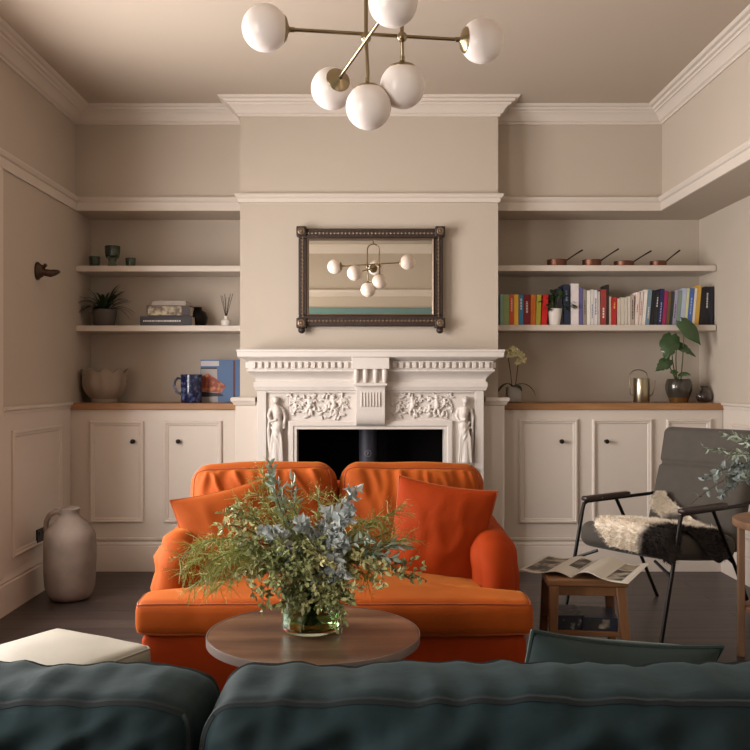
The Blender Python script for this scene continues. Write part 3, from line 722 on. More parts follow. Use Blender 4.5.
def branch(kind, p0, p2, rr, name, label, group, lift=.1, dens=1.0, cat='foliage'):
    p0 = Vector(p0); p2 = Vector(p2)
    p1 = (p0 + p2) / 2 + Vector((0, 0, lift))
    pts = curve_pts(p0, p1, p2, 16)
    root = thing(name, label, cat, p0, group=group)
    stem = MB().tube(pts, [.0028 - .0016 * i / 15 for i in range(16)], 5)
    lv = MB()
    if kind == 'euc':
        n = int(30 * dens)
        for i in range(n):
            t = .25 + .75 * i / n; k = t * 15; a = int(min(14, k)); p = pts[a].lerp(pts[a + 1], k - a); d = (pts[a + 1] - pts[a]).normalized()
            for s in (0, 1):
                q = (rvec(rr) + d * .5).normalized()
                leaf_quad(lv, p, q, rvec(rr), rr.uniform(.035, .055) * (1.1 - .4 * t), rr.uniform(.018, .027), .25)
    elif kind == 'box':
        tw = []
        for i in range(int(20 * dens)):
            t = .3 + .7 * i / (20 * dens); k = t * 15; a = int(min(14, k)); p = pts[a].lerp(pts[a + 1], k - a); d = (pts[a + 1] - pts[a]).normalized()
            e = p + (rvec(rr) + d * .8 + Vector((0, 0, -.15))).normalized() * rr.uniform(.035, .075)
            stem.tube([p, (p + e) / 2 + Vector((0, 0, .006)), e], .0009, 4)
            for j in range(7):
                b_ = p.lerp(e, .25 + .75 * j / 6)
                leaf_quad(lv, b_, (rvec(rr) + (e - p).normalized() * .7), rvec(rr), rr.uniform(.016, .026), rr.uniform(.010, .015), .2)
    elif kind == 'sage':
        for i in range(int(44 * dens)):
            t = .2 + .8 * i / (44 * dens); k = t * 15; a = int(min(14, k)); p = pts[a].lerp(pts[a + 1], k - a); d = (pts[a + 1] - pts[a]).normalized()
            leaf_quad(lv, p, (rvec(rr) + d * .9), rvec(rr), rr.uniform(.025, .045), rr.uniform(.009, .014), .15)
    elif kind == 'fern':
        for i in range(int(75 * dens)):
            t = .25 + .75 * i / (75 * dens); k = t * 15; a = int(min(14, k)); p = pts[a].lerp(pts[a + 1], k - a); d = (pts[a + 1] - pts[a]).normalized()
            e = p + (rvec(rr) * .9 + d * .7 + Vector((0, 0, -.25))).normalized() * rr.uniform(.03, .075)
            mid = (p + e) / 2 + rvec(rr) * .006
            lv.tube([p, mid, e + Vector((0, 0, -.012))], [.0011, .001, .0005], 3, caps=False)
            for j in range(9):
                b_ = p.lerp(e, .2 + .8 * j / 8); q = (rvec(rr) + (e - p).normalized() * .6).normalized() * rr.uniform(.008, .018)
                s = q.cross(rvec(rr)).normalized() * .0009
                lv.add([b_ - s, b_ + s, b_ + q], [(0, 1, 2)])
    return root, stem, lv

RR = random.Random(11)
top = Vector((VXc, VYc, VZ + .12))
def tgt(px, py, Y): return P(px, py, Y)
bouquet = []
# kind, target px, py, depth, lift
spec = [
 ('euc', 357, 486, 2.70, .02), ('euc', 268, 528, 2.64, .06), ('euc', 345, 575, 2.62, .05), ('euc', 330, 510, 2.80, .05), ('euc', 262, 530, 2.68, .08), ('euc', 300, 520, 2.72, .06), ('euc', 335, 560, 2.66, .05),
 ('sage', 268, 470, 2.85, .03), ('sage', 292, 478, 2.9, .02), ('sage', 395, 560, 2.72, .10), ('sage', 405, 545, 2.78, .08),('sage', 372, 540, 2.66, .08),
 ('box', 225, 525, 2.72, .10), ('box', 238, 548, 2.66, .12), ('box', 262, 590, 2.62, .10), ('box', 245, 575, 2.7, .12), ('box', 280, 545, 2.62, .05),
 ('box', 412, 580, 2.72, .14), ('box', 385, 575, 2.66, .12), ('box', 302, 568, 2.62, .06), ('box', 330, 600, 2.655, .07), ('box', 322, 560, 2.62, .05), ('box', 232, 512, 2.78, .08),
 ('box', 342, 612, 2.66, .11), ('box', 322, 604, 2.65, .10), ('box', 292, 604, 2.655, .08), ('box', 336, 606, 2.66, .12), ('sage', 270, 462, 2.86, .02), ('euc', 352, 505, 2.7, .02), ('euc', 345, 540, 2.68, .03), ('fern', 178, 560, 2.7, .22), ('fern', 205, 585, 2.78, .2), ('fern', 190, 590, 2.7, .22), ('box', 352, 590, 2.66, .08), ('box', 310, 540, 2.7, .03), ('sage', 310, 530, 2.8, .02), ('sage', 340, 530, 2.86, .02),
 ('fern', 225, 560, 2.8, .16), ('fern', 395, 530, 2.84, .05), ('fern', 260, 470, 2.9, .02), ('fern', 320, 490, 2.9, .02), ('box', 345, 555, 2.85, .06), ('box', 265, 555, 2.82, .10),
 ('fern', 180, 575, 2.75, .20), ('fern', 200, 570, 2.66, .18), ('fern', 215, 590, 2.72, .18), ('fern', 240, 500, 2.86, .06), ('fern', 255, 490, 2.78, .03), ('fern', 400, 508, 2.86, .05),
 ('fern', 412, 540, 2.8, .08), ('fern', 380, 515, 2.76, .04), ('fern', 360, 520, 2.9, .03), ('fern', 340, 500, 2.88, .02), ('fern', 372, 580, 2.72, .10), ('fern', 190, 545, 2.84, .14), ('fern', 290, 500, 2.84, .02),
]
LB = {'euc': ('eucalyptus_stem', 'grey leafy eucalyptus stem in the glass vase', 'eucalyptus stems in the glass vase', EUC),
      'sage': ('dusty_leaf_stem', 'dusty grey-green narrow-leaved stem in the glass vase', 'dusty narrow-leaved stems in the glass vase', EUCD),
      'box': ('small_leaf_stem', 'green small-leaved stem in the glass vase', 'small-leaved green stems in the glass vase', LEAFG),
      'fern': ('fern_stem', 'wispy feathery fern stem in the glass vase', 'wispy fern stems in the glass vase', FERN)}
for i, (kd, px, py, Y, lf) in enumerate(spec):
    nm, lb, gp, mt = LB[kd]; a = RR.uniform(0, 2 * PI); q = RR.uniform(.01, .055)
    base = Vector((VXc - .5 * q * math.cos(a), VYc - .5 * q * math.sin(a), VZ + .022))
    root, stem, lv = branch(kd, top + Vector((q * math.cos(a), q * math.sin(a), .0)), tgt(px, py, Y), RR, nm, lb, gp, lf)
    stem.tube([base, top + Vector((q * math.cos(a), q * math.sin(a), 0))], .0026, 5)
    stem.build('stem', STEM if kd != 'fern' else STEMG, root); 
    lv.build('leaves', (LEAFO if (kd == 'box' and i % 3 == 0) else mt), root, fixn=False)

# ------------------------------------------------------------------ teal sofa in the foreground
TX, TY = .03, 1.3
ts = thing('teal_sofa', 'dark teal velvet sofa in the foreground seen from behind', 'sofa', (TX, TY, 0))
zt = .855
for i, (x0, x1, z_, ry) in enumerate(((-1.06, -.196, .868, .4), (-.191, .74, .868, -.1))):
    def wt_(u, v, t, q, i=i):
        fa = nz(q.x * 11 + nz(q.z * 6, i) * 2.5, q.z * 4 + q.y * 3, i * 3.7 + 1)
        return (1 - sm(0, .3, abs(fa))) * (.003 + (.016 if v < 0 else .009) * (1 - sm(.75, .98, t))) * (1 - u ** 6) + .006 * nz(q.x * 4, q.z * 4, i + 8.2) + .004 * nz(q.x * 14, q.y * 12, q.z * 12) + .0085 * nz(q.x * 24 + 9 * q.z, q.y * 8, q.z * 5) * (1 - u ** 6) * (1 - .6 * sm(.8, 1, t)) + .005 * nz(q.x * 38 - 12 * q.z, q.y * 6, q.z * 7 + 5)
    m, mp = softbox(x1 - x0, .215, .44, .045, (110, 20, 60), (.006, .035, .006), wt_)
    Mt = Matrix.Translation(((x0 + x1) / 2, 1.09, z_ - .235)) @ Matrix.Rotation(R(-4), 4, 'X') @ Matrix.Rotation(R(ry), 4, 'Y')
    bc = m.xf(Mt).build('back_cushion', TEAL, ts, ang=80)
    for s in (-1, 1): seam(mp, 'y', s * .82, .0048, 90, 1.0).xf(Mt).build('piping', TEALP, bc)
    m, mp = softbox(x1 - x0, .62, .15, .04, (30, 20, 8), (.0, .01, .03))
    m.xf(Matrix.Translation(((x0 + x1) / 2, 1.50, .40))).build('seat_cushion', TEAL, ts, ang=80)
m, mp = softbox(2.02, .13, .62, .05, (40, 8, 14)); m.xf(Matrix.Translation((-.16, .955, .43))).build('back_frame', TEAL, ts, ang=80)
m, mp = softbox(1.84, .86, .22, .03, (40, 20, 6)); m.xf(Matrix.Translation((-.16, 1.42, .215))).build('base', TEAL, ts, ang=80)
for X in (-1.15, .83):
    m, mp = softbox(.17, .9, .5, .08, (12, 30, 18)); m.xf(Matrix.Translation((X, 1.4, .36))).build('arm', TEAL, ts, ang=80)
for X in (-.95, .7):
    for Y in (1.05, 1.8): MB().lathe([(.018, 0), (.028, .11)], 14, (X, Y, 0)).build('foot', BLACKW, ts)
TEALC = mat('grey_teal_velvet', rgb(46, 60, 58), .7, var=.2, vs=5, sheen=.2, stint=rgb(180, 200, 195), bump=.15, bs=25)
Mp = Matrix.Translation((.375, 1.45, .672)) @ Matrix.Rotation(R(8), 4, 'Z') @ Matrix.Rotation(R(22), 4, 'X') @ Matrix.Rotation(R(8), 4, 'Y')
pillow('scatter_pillow', .32, .15, TEALC, 'grey teal velvet pillow propped on the teal sofa behind its back cushion', 'cushion', Mp, 9., TEALC)

# ------------------------------------------------------------------ cream ottoman
oc = Vector((-.975, 2.62, 0)); orz = math.atan2(-.49, .87)
ot = thing('cream_ottoman', 'cream leather ottoman with piped edges left of the coffee table', 'ottoman', oc, orz)
m, mp = softbox(.42, .56, .11, .03, (24, 26, 8), (.0, .0, .022), lambda u, v, t, q: .003 * nz(q.x * 8, q.y * 8, 2))
m.xf(Matrix.Translation((0, 0, .355))).build('seat_pad', CREAM, ot, ang=80, W=False)
seam(mp, 'z', .9, .0035, 40).xf(Matrix.Translation((0, 0, .355))).build('piping', CREAM, ot, W=False)
m, mp = softbox(.39, .53, .24, .02, (10, 10, 6)); m.xf(Matrix.Translation((0, 0, .19))).build('box_base', CREAM, ot, ang=80, W=False)
for X in (-.15, .15):
    for Y in (-.22, .22): MB().lathe([(.014, 0), (.02, .075)], 12, (X, Y, 0)).build('foot', BLACKW, ot, W=False)

# ------------------------------------------------------------------ stoneware jug
jx, jy = -1.662, 5.02
jg = thing('floor_jug', 'tall grey stoneware jug with a loop handle on the floor by the left wall', 'jug', (jx, jy, 0))
prof = [(.001, 0), (.085, 0), (.112, .008), (.132, .035), (.145, .08), (.151, .16), (.153, .25), (.152, .34), (.150, .375), (.138, .405), (.105, .445), (.07, .475), (.055, .49),
        (.053, .51), (.060, .524), (.062, .53), (.056, .534), (.048, .528), (.044, .50), (.06, .47), (.001, .46)]
MB().lathe([(a_ * .93, b_ * .95) for a_, b_ in prof], 56, (jx, jy, 0), cap0=False, cap1=False, wob=lambda q, i: 1 + .006 * math.sin(3 * q + i)).build('body', STONE, jg, ang=50)
hp = [(jx - .045, jy, .478), (jx - .078, jy, .488), (jx - .113, jy, .470), (jx - .133, jy, .43), (jx - .134, jy, .38), (jx - .130, jy, .34)]
cp = []
for i in range(len(hp) - 1):
    for k_ in range(4): cp.append(Vector(hp[i]).lerp(Vector(hp[i + 1]), k_ / 4))
cp.append(Vector(hp[-1])); cp = [cp[0]] + [(cp[i - 1] + cp[i] * 2 + cp[i + 1]) / 4 for i in range(1, len(cp) - 1)] + [cp[-1]]
MB().tube(cp, .0145, 12).build('handle', STONE, jg)
so_ = thing('wall_socket', 'black wall socket low on the left wall behind the jug', 'socket', (XL + .006, 5.20, .30))
MB().box(XL + .007, XL + .016, 5.13, 5.25, .285, .365).build('plate', SOCK, so_, bev=.003)
for Y in (5.16, 5.22): MB().box(XL + .015, XL + .019, Y - .008, Y + .008, .33, .35).build('switch', BLACKM, so_, bev=.002)

# bronze bracket on the left wall
by, bz = 5.16, 1.845
bk = thing('bronze_bracket', 'dark bronze bracket on the upper left wall', 'bracket', (XL, by, bz))
Mx = Matrix.Rotation(R(90), 4, 'Y')
MB().lathe([(.045, 0), (.045, .012), (.036, .02), (.03, .035), (.02, .045)], 28, (XL, by, bz), Mx @ Matrix.Diagonal((1.15, .8, 1, 1))).build('back_plate', BRONZE, bk)
MB().tube([(XL + .03, by, bz - .005), (XL + .075, by + .02, bz - .012), (XL + .09, by + .035, bz - .005), (XL + .105, by + .05, bz + .0), (XL + .112, by + .06, bz + .002)], [.02, .022, .019, .013, .006], 14).build('arm', BRONZE, bk)
MB().tube([(XL + .04, by - .01, bz + .01), (XL + .06, by - .02, bz + .035)], [.008, .011], 10).build('thumb_screw', BRONZE, bk)

# ------------------------------------------------------------------ books
BK = 0
def book(x0, x1, h, d, col, label, z0, yf, lean=0., rough=.55, title=None, group=None, stack=None):
    """upright book, spine to the room; base left x0, width x1-x0"""
    global BK; BK += 1
    w_ = x1 - x0 - .0008; root = thing('book', label, 'book', (x0, yf, z0), group=group)
    root.rotation_euler = (0, R(lean * 1.6), 0)
    mc = mat('book_cover_%d_%d_%d' % col, rgb(*col), rough, var=.08, vs=18)
    t = .0022; c = MB()
    c.box(0, w_, 0, t, 0, h).box(0, t, t, d, 0, h).box(w_ - t, w_, t, d, 0, h)
    c.build('cover', mc, root, W=False, bev=.0008, seg=1)
    MB().box(t, w_ - t, t, d - .004, .003, h - .004).build('pages', PAPER, root, W=False)
    if title and w_ > .012:
        s_ = MB(); tw = w_ * .28; rr = random.Random(BK); z = h * title[0]
        while z < h * title[1]:
            L = rr.uniform(.006, .018); s_.box(w_ / 2 - tw / 2, w_ / 2 + tw / 2, -.0006, .0004, z, z + L); z += L + .004
        s_.build('spine_lettering', mat('spine_ink_%d_%d_%d' % title[2], rgb(*title[2]), .6), root, W=False)
    return root
YBK = 5.89; ZB = 1.5795
W_ = (214, 206, 196)
books = [ # px0, px1, ytop, colour, lean, title, label
 (500.2, 503.8, 293.5, (138, 168, 152), 0, None, 'thin mint green book at the left end of the book row'),
 (503.8, 509.2, 294, (148, 170, 112), 0, None, 'pale green book between the mint and the orange-red book'),
 (509.2, 514.2, 294, (206, 88, 52), 0, (.45, .85, W_), 'orange-red book left of the yellow book'),
 (514.2, 518.6, 294, (232, 182, 58), 0, None, 'bright yellow book left of the blue book'),
 (518.8, 523.6, 294, (62, 120, 158), 0, (.5, .8, W_), 'mid blue book left of the crimson book'),
 (523.8, 530.2, 294, (126, 22, 36), 0, (.4, .75, W_), 'thick crimson book among the coloured books'),
 (530.4, 535.6, 294, (196, 104, 34), .5, None, 'orange-brown book right of the crimson book'),
 (535.8, 540.6, 294, (168, 156, 48), 1.2, None, 'olive yellow book beside the bright red book'),
 (541.2, 546.8, 294, (204, 26, 28), 2.2, None, 'bright red book left of the white plant pot'),
 (558.5, 564.0, 288, (30, 30, 38), -2.5, None, 'tall black book leaning behind the small potted plant'),
 (564.4, 570.2, 284, (34, 40, 62), -1.0, (.6, .85, (120, 126, 150)), 'tall navy book left of the thick white book'),
 (571, 578.8, 283, (216, 206, 204), 0, None, 'thick tall white book, the widest in the row'),
 (579, 582.8, 287, (92, 88, 138), 0, None, 'thin violet book right of the thick white book'),
 (583, 586.8, 289, (142, 130, 118), 0, (.3, .7, (90, 80, 70)), 'grey-beige book right of the violet book'),
 (587, 590.4, 290, (226, 220, 210), 0, None, 'white book right of the grey-beige book'),
 (590.6, 594.0, 289, (206, 200, 192), 0, (.2, .6, (120, 120, 150)), 'off-white book second of the white group'),
 (594.2, 597.4, 289.5, (212, 208, 208), 0, (.3, .7, (90, 90, 110)), 'white book third of the white group with grey lettering'),
 (597.6, 600.2, 291, (186, 176, 170), 0, None, 'thin pale grey book left of the brick red book'),
 (600.6, 606.2, 289, (152, 56, 50), .3, (.2, .5, W_), 'thick brick red book'),
 (606.4, 609.0, 284, (42, 38, 34), .3, None, 'tall thin black book right of the brick red book'),
 (609.2, 611.4, 296, (190, 160, 142), 0, None, 'thin pink-beige book left of the small scarlet book'),
 (611.6, 616.4, 297, (178, 40, 38), 1, (.6, .8, (220, 170, 90)), 'short scarlet book left of the cream paperbacks'),
 (617.4, 620.8, 298, (196, 186, 168), 0, None, 'short cream paperback, first of the cream group'),
 (621, 624.2, 297, (204, 194, 178), 0, None, 'short cream paperback, second of the cream group'),
 (624.4, 627.6, 297, (198, 190, 176), 0, None, 'short cream paperback, third of the cream group'),
 (627.8, 630.6, 296, (206, 196, 182), 0, None, 'short cream paperback, fourth of the cream group'),
 (630.8, 634.4, 295, (176, 160, 146), 0, (.2, .8, (60, 40, 36)), 'short beige book with dark spine marks'),
 (634.6, 638.4, 291.5, (224, 206, 194), 2, (.4, .6, (190, 70, 60)), 'pinkish white book leaning right beside the beige book'),
 (638.6, 641.6, 291, (214, 200, 192), 2.5, (.3, .7, (180, 90, 90)), 'second pinkish white book leaning right'),
 (641.8, 645.2, 289, (228, 218, 206), 3, None, 'ivory book leaning beside the grey-blue book'),
 (645.4, 649.4, 288.5, (116, 138, 150), 3, (.2, .5, W_), 'grey-blue book leaning left of the black books'),
 (649.6, 653.4, 289.5, (28, 28, 32), 3, None, 'black book right of the grey-blue book'),
 (653.6, 657.4, 291, (40, 38, 42), 3, (.55, .85, (200, 196, 190)), 'black book with a white upper spine label'),
 (657.6, 661.8, 288, (40, 42, 84), 3, (.1, .6, (150, 150, 180)), 'dark navy book left of the magenta book'),
 (662, 665.6, 290, (156, 40, 88), 3, None, 'magenta book in the leaning group'),
 (665.8, 669.2, 291, (102, 78, 56), 3, None, 'brown book right of the magenta book'),
 (669.4, 672.2, 291, (48, 58, 50), 3, None, 'dark green book right of the brown book'),
 (672.4, 675.8, 289.5, (158, 148, 172), 3, (.2, .6, (90, 80, 110)), 'lavender book left of the grey-green book'),
 (676, 679.6, 290, (128, 146, 132), 3, None, 'grey-green book right of the lavender book'),
 (679.8, 684.2, 287.5, (176, 184, 204), 3, None, 'wide pale blue book in the leaning group'),
 (684.4, 687, 287.5, (206, 204, 150), 3, None, 'thin pale yellow book left of the royal blue book'),
 (687.2, 691.8, 287.5, (72, 104, 168), 3, (.3, .7, (150, 170, 210)), 'royal blue book near the right end'),
 (692, 694.6, 287.5, (222, 208, 186), 3, None, 'thin ivory book between the royal blue and mustard books'),
 (694.8, 698.6, 284.5, (202, 160, 70), 3, None, 'mustard yellow book near the right end'),
 (699, 703.6, 287, (34, 30, 34), 2.5, None, 'black book right of the mustard yellow book'),
 (703.8, 708.8, 286, (30, 28, 32), 1.5, (.45, .8, (196, 192, 190)), 'black book with white spine lettering near the right end'),
 (709.2, 713.4, 286, (36, 36, 48), .5, None, 'blue-black book at the right end of the row'),
]
for (a, b_, yt, col, ln, ti, lb) in books:
    book(sx(a, YBK), sx(b_, YBK), (324.6 - yt) * YBK / F, .13 if yt > 286 else .16, col, lb, ZB, YBK, ln, title=ti)
# small plant in white pot among the books
def pot(prof, name, m_, c, parent, n=32): return MB().lathe(prof, n, c, cap0=False, cap1=False).build(name, m_, parent, ang=50)
px_, py_, pz_ = sx(554.7, 5.92), 5.915, ZB
pp = thing('potted_plant', 'small dark-leaved plant in a white pot on the book shelf', 'plant', (px_, py_, pz_))
pot([(.001, 0), (.035, 0), (.037, .004), (.049, .098), (.050, .108), (.045, .108), (.043, .092), (.001, .09)], 'pot', WHITEP, (px_, py_, pz_), pp)
lv = MB(); rr = random.Random(4); stm = MB()
for i in range(46):
    a = rr.uniform(0, 2 * PI); e = rr.uniform(.2, 1.3); L = rr.uniform(.05, .12)
    p0 = Vector((px_, py_, pz_ + .09)); dr = Vector((math.cos(a) * math.cos(e), .45 * math.sin(a) * math.cos(e) - .15, math.sin(e)))
    p1 = p0 + dr * L; stm.tube([p0, p1], .001, 4)
    leaf_quad(lv, p1, dr + Vector((0, 0, -.5)), Vector((0, 0, 1)) + rvec(rr) * .4, rr.uniform(.035, .05), rr.uniform(.025, .035), .3)
stm.build('stems', STEMG, pp); lv.build('leaves', LEAFD, pp, fixn=False)

# copper pans
def pan(x, y, z, r, h, hx, hz, label):
    t = thing('copper_pan', label, 'saucepan', (x, y, z), group=None)
    MB().lathe([(.001, 0), (r - .004, 0), (r, .004), (r, h - .002), (r + .002, h), (r - .001, h + .0006), (r - .003, h - .001), (r - .003, .005), (.001, .004)], 36, (x, y, z), cap0=False, cap1=False).build('bowl', COPPER, t)
    p0 = Vector((x + r * .9, y, z + h * .75)); p2 = Vector((hx, y - .02, hz)); p1 = p0.lerp(p2, .4) + Vector((.0, 0, .008))
    MB().tube(curve_pts(p0 - Vector((.006, 0, 0)), p1, p2, 8), [.006, .0045, .004, .004, .004, .0045, .005, .0055], 8).build('handle', IRON, t, label='dark iron handle')
    return t
YP = 5.96; ZP = 1.9675
for (a, b_, yt, hx, hy, lb) in ((547, 566.6, 257.8, 582, 250.3, 'copper saucepan farthest left, the largest and nearest the chimney'),
                                (582.4, 601, 258, 618, 249.2, 'copper saucepan second from the chimney with a curved dark handle'),
                                (614, 633.8, 259.5, 650.5, 251.2, 'shallow copper pan third from the chimney'),
                                (650, 666.2, 259.3, 679, 250.6, 'small copper pan farthest right on the shelf')):
    X0, X1 = sx(a, YP), sx(b_, YP); pan((X0 + X1) / 2, YP, ZP, (X1 - X0) / 2, (264.9 - yt) * YP / F, sx(hx, YP), sz(hy, YP), lb)

# green glasses, left top shelf
def glass(px, pr, yt, prof, label):
    Y = 6.0; x = sx(px, Y); r = pr * Y / F; h = (265.6 - yt) * Y / F
    o = MB().lathe([(max(.001, a * r), b_ * h) for a, b_ in prof], 32, (0, 0, 0), cap0=False, cap1=False).build('drinking_glass', GLASSG, ang=50)
    o.location = (x, Y, 1.9645); return tag(o, label, 'glass')
tum = [(.0, 0), (.8, 0), (.9, .06), (1, .95), (.97, 1), (.92, .95), (.82, .16), (0, .14)]
glass(94.5, 5.6, 254, tum, 'low green glass tumbler left of the tall goblet')
glass(112.5, 7.6, 243.5, [(0, 0), (.62, 0), (.66, .04), (.5, .25), (.55, .38), (.85, .48), (.98, .7), (1, .97), (.96, 1), (.92, .95), (.88, .7), (.7, .55), (0, .5)], 'tall stemmed green glass goblet in the middle')
glass(130.5, 5, 255.5, tum, 'small green glass tumbler right of the tall goblet')

# spider plant
def strap_leaf(m, p0, dr, L, W, droop, n=9):
    p0 = Vector(p0); dr = Vector(dr); side = Vector((-dr.y, dr.x, 0))
    if side.length < 1e-3: side = Vector((1, 0, 0))
    side.normalize(); v = []
    p = p0.copy(); d = dr.normalized()
    for i in range(n):
        t = i / (n - 1); w_ = W * (.45 + .9 * t) * (1 - t ** 2.2) + .0006
        u = side.cross(d).normalized()
        v += [p - side * w_ / 2, p - u * w_ * .15, p + side * w_ / 2]
        p = p + d * L / (n - 1); d = (d + Vector((0, 0, -droop / n))).normalized()
    m.add(v, [f for i in range(n - 1) for f in ((3 * i, 3 * i + 1, 3 * i + 4, 3 * i + 3), (3 * i + 1, 3 * i + 2, 3 * i + 5, 3 * i + 4))])
Y = 6.0; x = sx(104.5, Y); z = 1.5755
sp = thing('potted_spider_plant', 'dark strappy houseplant in a grey pot on the left shelf', 'plant', (x, Y, z))
pot([(.001, 0), (.055, 0), (.066, .012), (.078, .075), (.08, .112), (.075, .114), (.072, .1), (.001, .098)], 'pot', mat('dark_grey_pot', rgb(86, 80, 76), .6, var=.08), (x, Y, z), sp)
lv = MB(); rr = random.Random(2)
for i in range(44):
    a = rr.uniform(0, 2 * PI); e = rr.uniform(.5, 1.4)
    strap_leaf(lv, (x + .02 * math.cos(a), Y + .02 * math.sin(a), z + .1), (math.cos(a) * math.cos(e), .5 * math.sin(a) * math.cos(e), math.sin(e)), rr.uniform(.15, .25), .022 + rr.uniform(0, .012), rr.uniform(1.2, 3.2))
lv.build('leaves', LEAFD, sp, fixn=False)

# stacked books on left shelf
def flat_book(x0, x1, z0, z1, d, col, label, yf, rz=0, face=None):
    root = thing('stacked_book', label, 'book', (x0, yf, z0), rz)
    mc = mat('book_cover_%d_%d_%d' % col, rgb(*col), .5, var=.08, vs=18); t = .003; w_ = x1 - x0; h = z1 - z0 - .0004
    MB().box(0, w_, 0, t, 0, h).box(0, w_, t, d, 0, t).box(0, w_, t, d, h - t, h).build('cover', mc, root, W=False, bev=.001, seg=1)
    MB().box(.004, w_ - .004, t, d - .004, t, h - t).build('pages', PAPER, root, W=False)
    if face: face(root, w_, h)
    return root
Yb = 5.90
def ttl(root, w_, h):
    s_ = MB(); rr = random.Random(3); x = w_ * .06
    while x < w_ * .75:
        L = rr.uniform(.006, .016); s_.box(x, x + L, -.0006, .001, h * .42, h * .58); x += L + .004
    s_.build('spine_lettering', TXT, root, W=False)
def pic(root, w_, h):
    MB().box(w_ * .02, w_ * .8, -.0006, .001, h * .06, h * .94).build('spine_picture', mat('spine_picture', rgb(96, 76, 60), .5, vs=28, col2=rgb(190, 176, 146), thr=(.4, .6)), root, W=False)
zs = 1.5755
flat_book(sx(140, Yb), sx(192, Yb), zs, zs + .064, .2, (40, 32, 36), 'thick dark book with pale lettering at the bottom of the stack', Yb, 0, ttl)
flat_book(sx(147, Yb), sx(190, Yb), zs + .0645, zs + .132, .2, (54, 40, 36), 'book with a picture spine in the middle of the stack', Yb, 0, pic)
flat_book(sx(152, Yb), sx(186, Yb), zs + .1325, zs + .165, .18, (152, 140, 130), 'pale grey book on top of the stack', Yb, 0)
o = MB().lathe([(.001, 0), (.045, 0), (.062, .03), (.068, .065), (.055, .1), (.03, .115), (.025, .13), (.03, .135), (.02, .13), (.001, .12)], 32, cap0=False, cap1=False).build('round_pot', BLACKM, ang=50)
o.location = (sx(200, 6.07) - .015, 6.075, zs); tag(o, 'small dark round pot behind the stacked books', 'pot')
# reed diffuser
Y = 5.95; x = sx(226, Y)
rd = thing('reed_diffuser', 'white reed diffuser bottle with dark reeds at the right end of the left shelf', 'diffuser', (x, Y, zs))
MB().lathe([(.001, 0), (.030, 0), (.032, .004), (.032, .036), (.022, .044), (.012, .048), (.012, .068), (.009, .068), (.009, .05), (.001, .05)], 28, (x, Y, zs), cap0=False, cap1=False).build('bottle', WHITEP, rd)
for i in range(7):
    a = i * 2.4; MB().tube([(x - .005 * math.cos(a), Y, zs + .03), (x + (.045 - .01 * (i % 3)) * math.cos(a), Y + .02 * math.sin(a), zs + .215 - .012 * (i % 3))], .0016, 5).build('reed', IRON, rd)

# left worktop: scalloped bowl, blue jug, standing art book
ZW = 1.0725
Y = 5.97; x = sx(104.5, Y)
def wv(q, i): return 1 + (.012 + .004 * i) * math.cos(10 * q)
o = MB().lathe([(.001, 0), (.085, 0), (.088, .012), (.082, .022), (.115, .05), (.138, .09), (.146, .13), (.145, .165), (.150, .20), (.153, .21), (.143, .205), (.134, .165), (.128, .10), (.09, .05), (.001, .035)], 90, cap0=False, cap1=False,
               wob=lambda q, i: 1 + (0 if i < 4 or i > 11 else .03) * math.cos(10 * q)).build('scalloped_bowl', BOWLM, ang=60)
for v in o.data.vertices:
    if v.co.z > .19: v.co.z += .014 * math.cos(10 * math.atan2(v.co.y, v.co.x))
o.location = (x, Y, ZW); tag(o, 'large unglazed cream bowl with a scalloped rim on the left worktop', 'bowl')
Y = 5.88; x = sx(191.5, Y)
bj = thing('blue_jug', 'cobalt blue glazed jug with handle in front of the blue book', 'jug', (x, Y, ZW))
MB().lathe([(.001, 0), (.064, 0), (.068, .005), (.069, .09), (.071, .178), (.069, .184), (.066, .18), (.064, .01), (.001, .008)], 40, (x, Y, ZW), cap0=False, cap1=False).build('body', BLUEG, bj, ang=50)
MB().tube([(x - .066, Y, ZW + .155), (x - .09, Y, ZW + .16), (x - .108, Y, ZW + .14), (x - .112, Y, ZW + .105), (x - .1, Y, ZW + .07), (x - .066, Y, ZW + .055)], .0075, 10).build('handle', BLUEG, bj)
Y = 5.96; x0, x1 = sx(200.5, Y), -.845
ab = thing('art_book', 'large blue-covered book with a red house picture standing on the left worktop', 'book', (x0, Y, ZW))
ABB = mat('art_book_blue', rgb(74, 102, 142), .45, var=.05)
hh = (403 - 360.5) * Y / F
MB().box(x0, x1, Y, Y + .003, ZW, ZW + hh).box(x0, x1, Y + .025, Y + .028, ZW, ZW + hh).box(x1 - .003, x1, Y + .003, Y + .025, ZW, ZW + hh).build('cover', ABB, ab)
MB().box(x0 + .003, x1 - .003, Y + .003, Y + .025, ZW + .003, ZW + hh - .003).build('pages', PAPER, ab)
def flatpoly(pts, y, m_, nm, par):
    MB().add([(sx(a, Y), yy, sz(b_, Y)) for yy in (y - .001, y + .001) for (a, b_) in pts], [tuple(range(len(pts)))[::-1], tuple(range(len(pts), 2 * len(pts)))]
             + [(i, (i + 1) % len(pts), (i + 1) % len(pts) + len(pts), i + len(pts)) for i in range(len(pts))]).build(nm, m_, par, flat=True)
pc = bpy.data.objects.new('cover_picture', None)
flatpoly([(201, 361), (219, 361), (219, 366), (201, 366)], Y - .0005, mat('cover_white', rgb(186, 182, 182), .5), 'cover_title_band', ab)
flatpoly([(201, 367.5), (217, 367.5), (218, 402), (201, 402)], Y - .0005, mat('cover_pale', rgb(160, 152, 150), .5), 'cover_wall', ab)
flatpoly([(201, 377), (208, 373), (226, 386), (221, 393), (201, 391)], Y - .002, mat('cover_red_house', rgb(140, 66, 50), .5, vs=30, col2=rgb(196, 128, 84), thr=(.5, .65)), 'cover_house', ab)
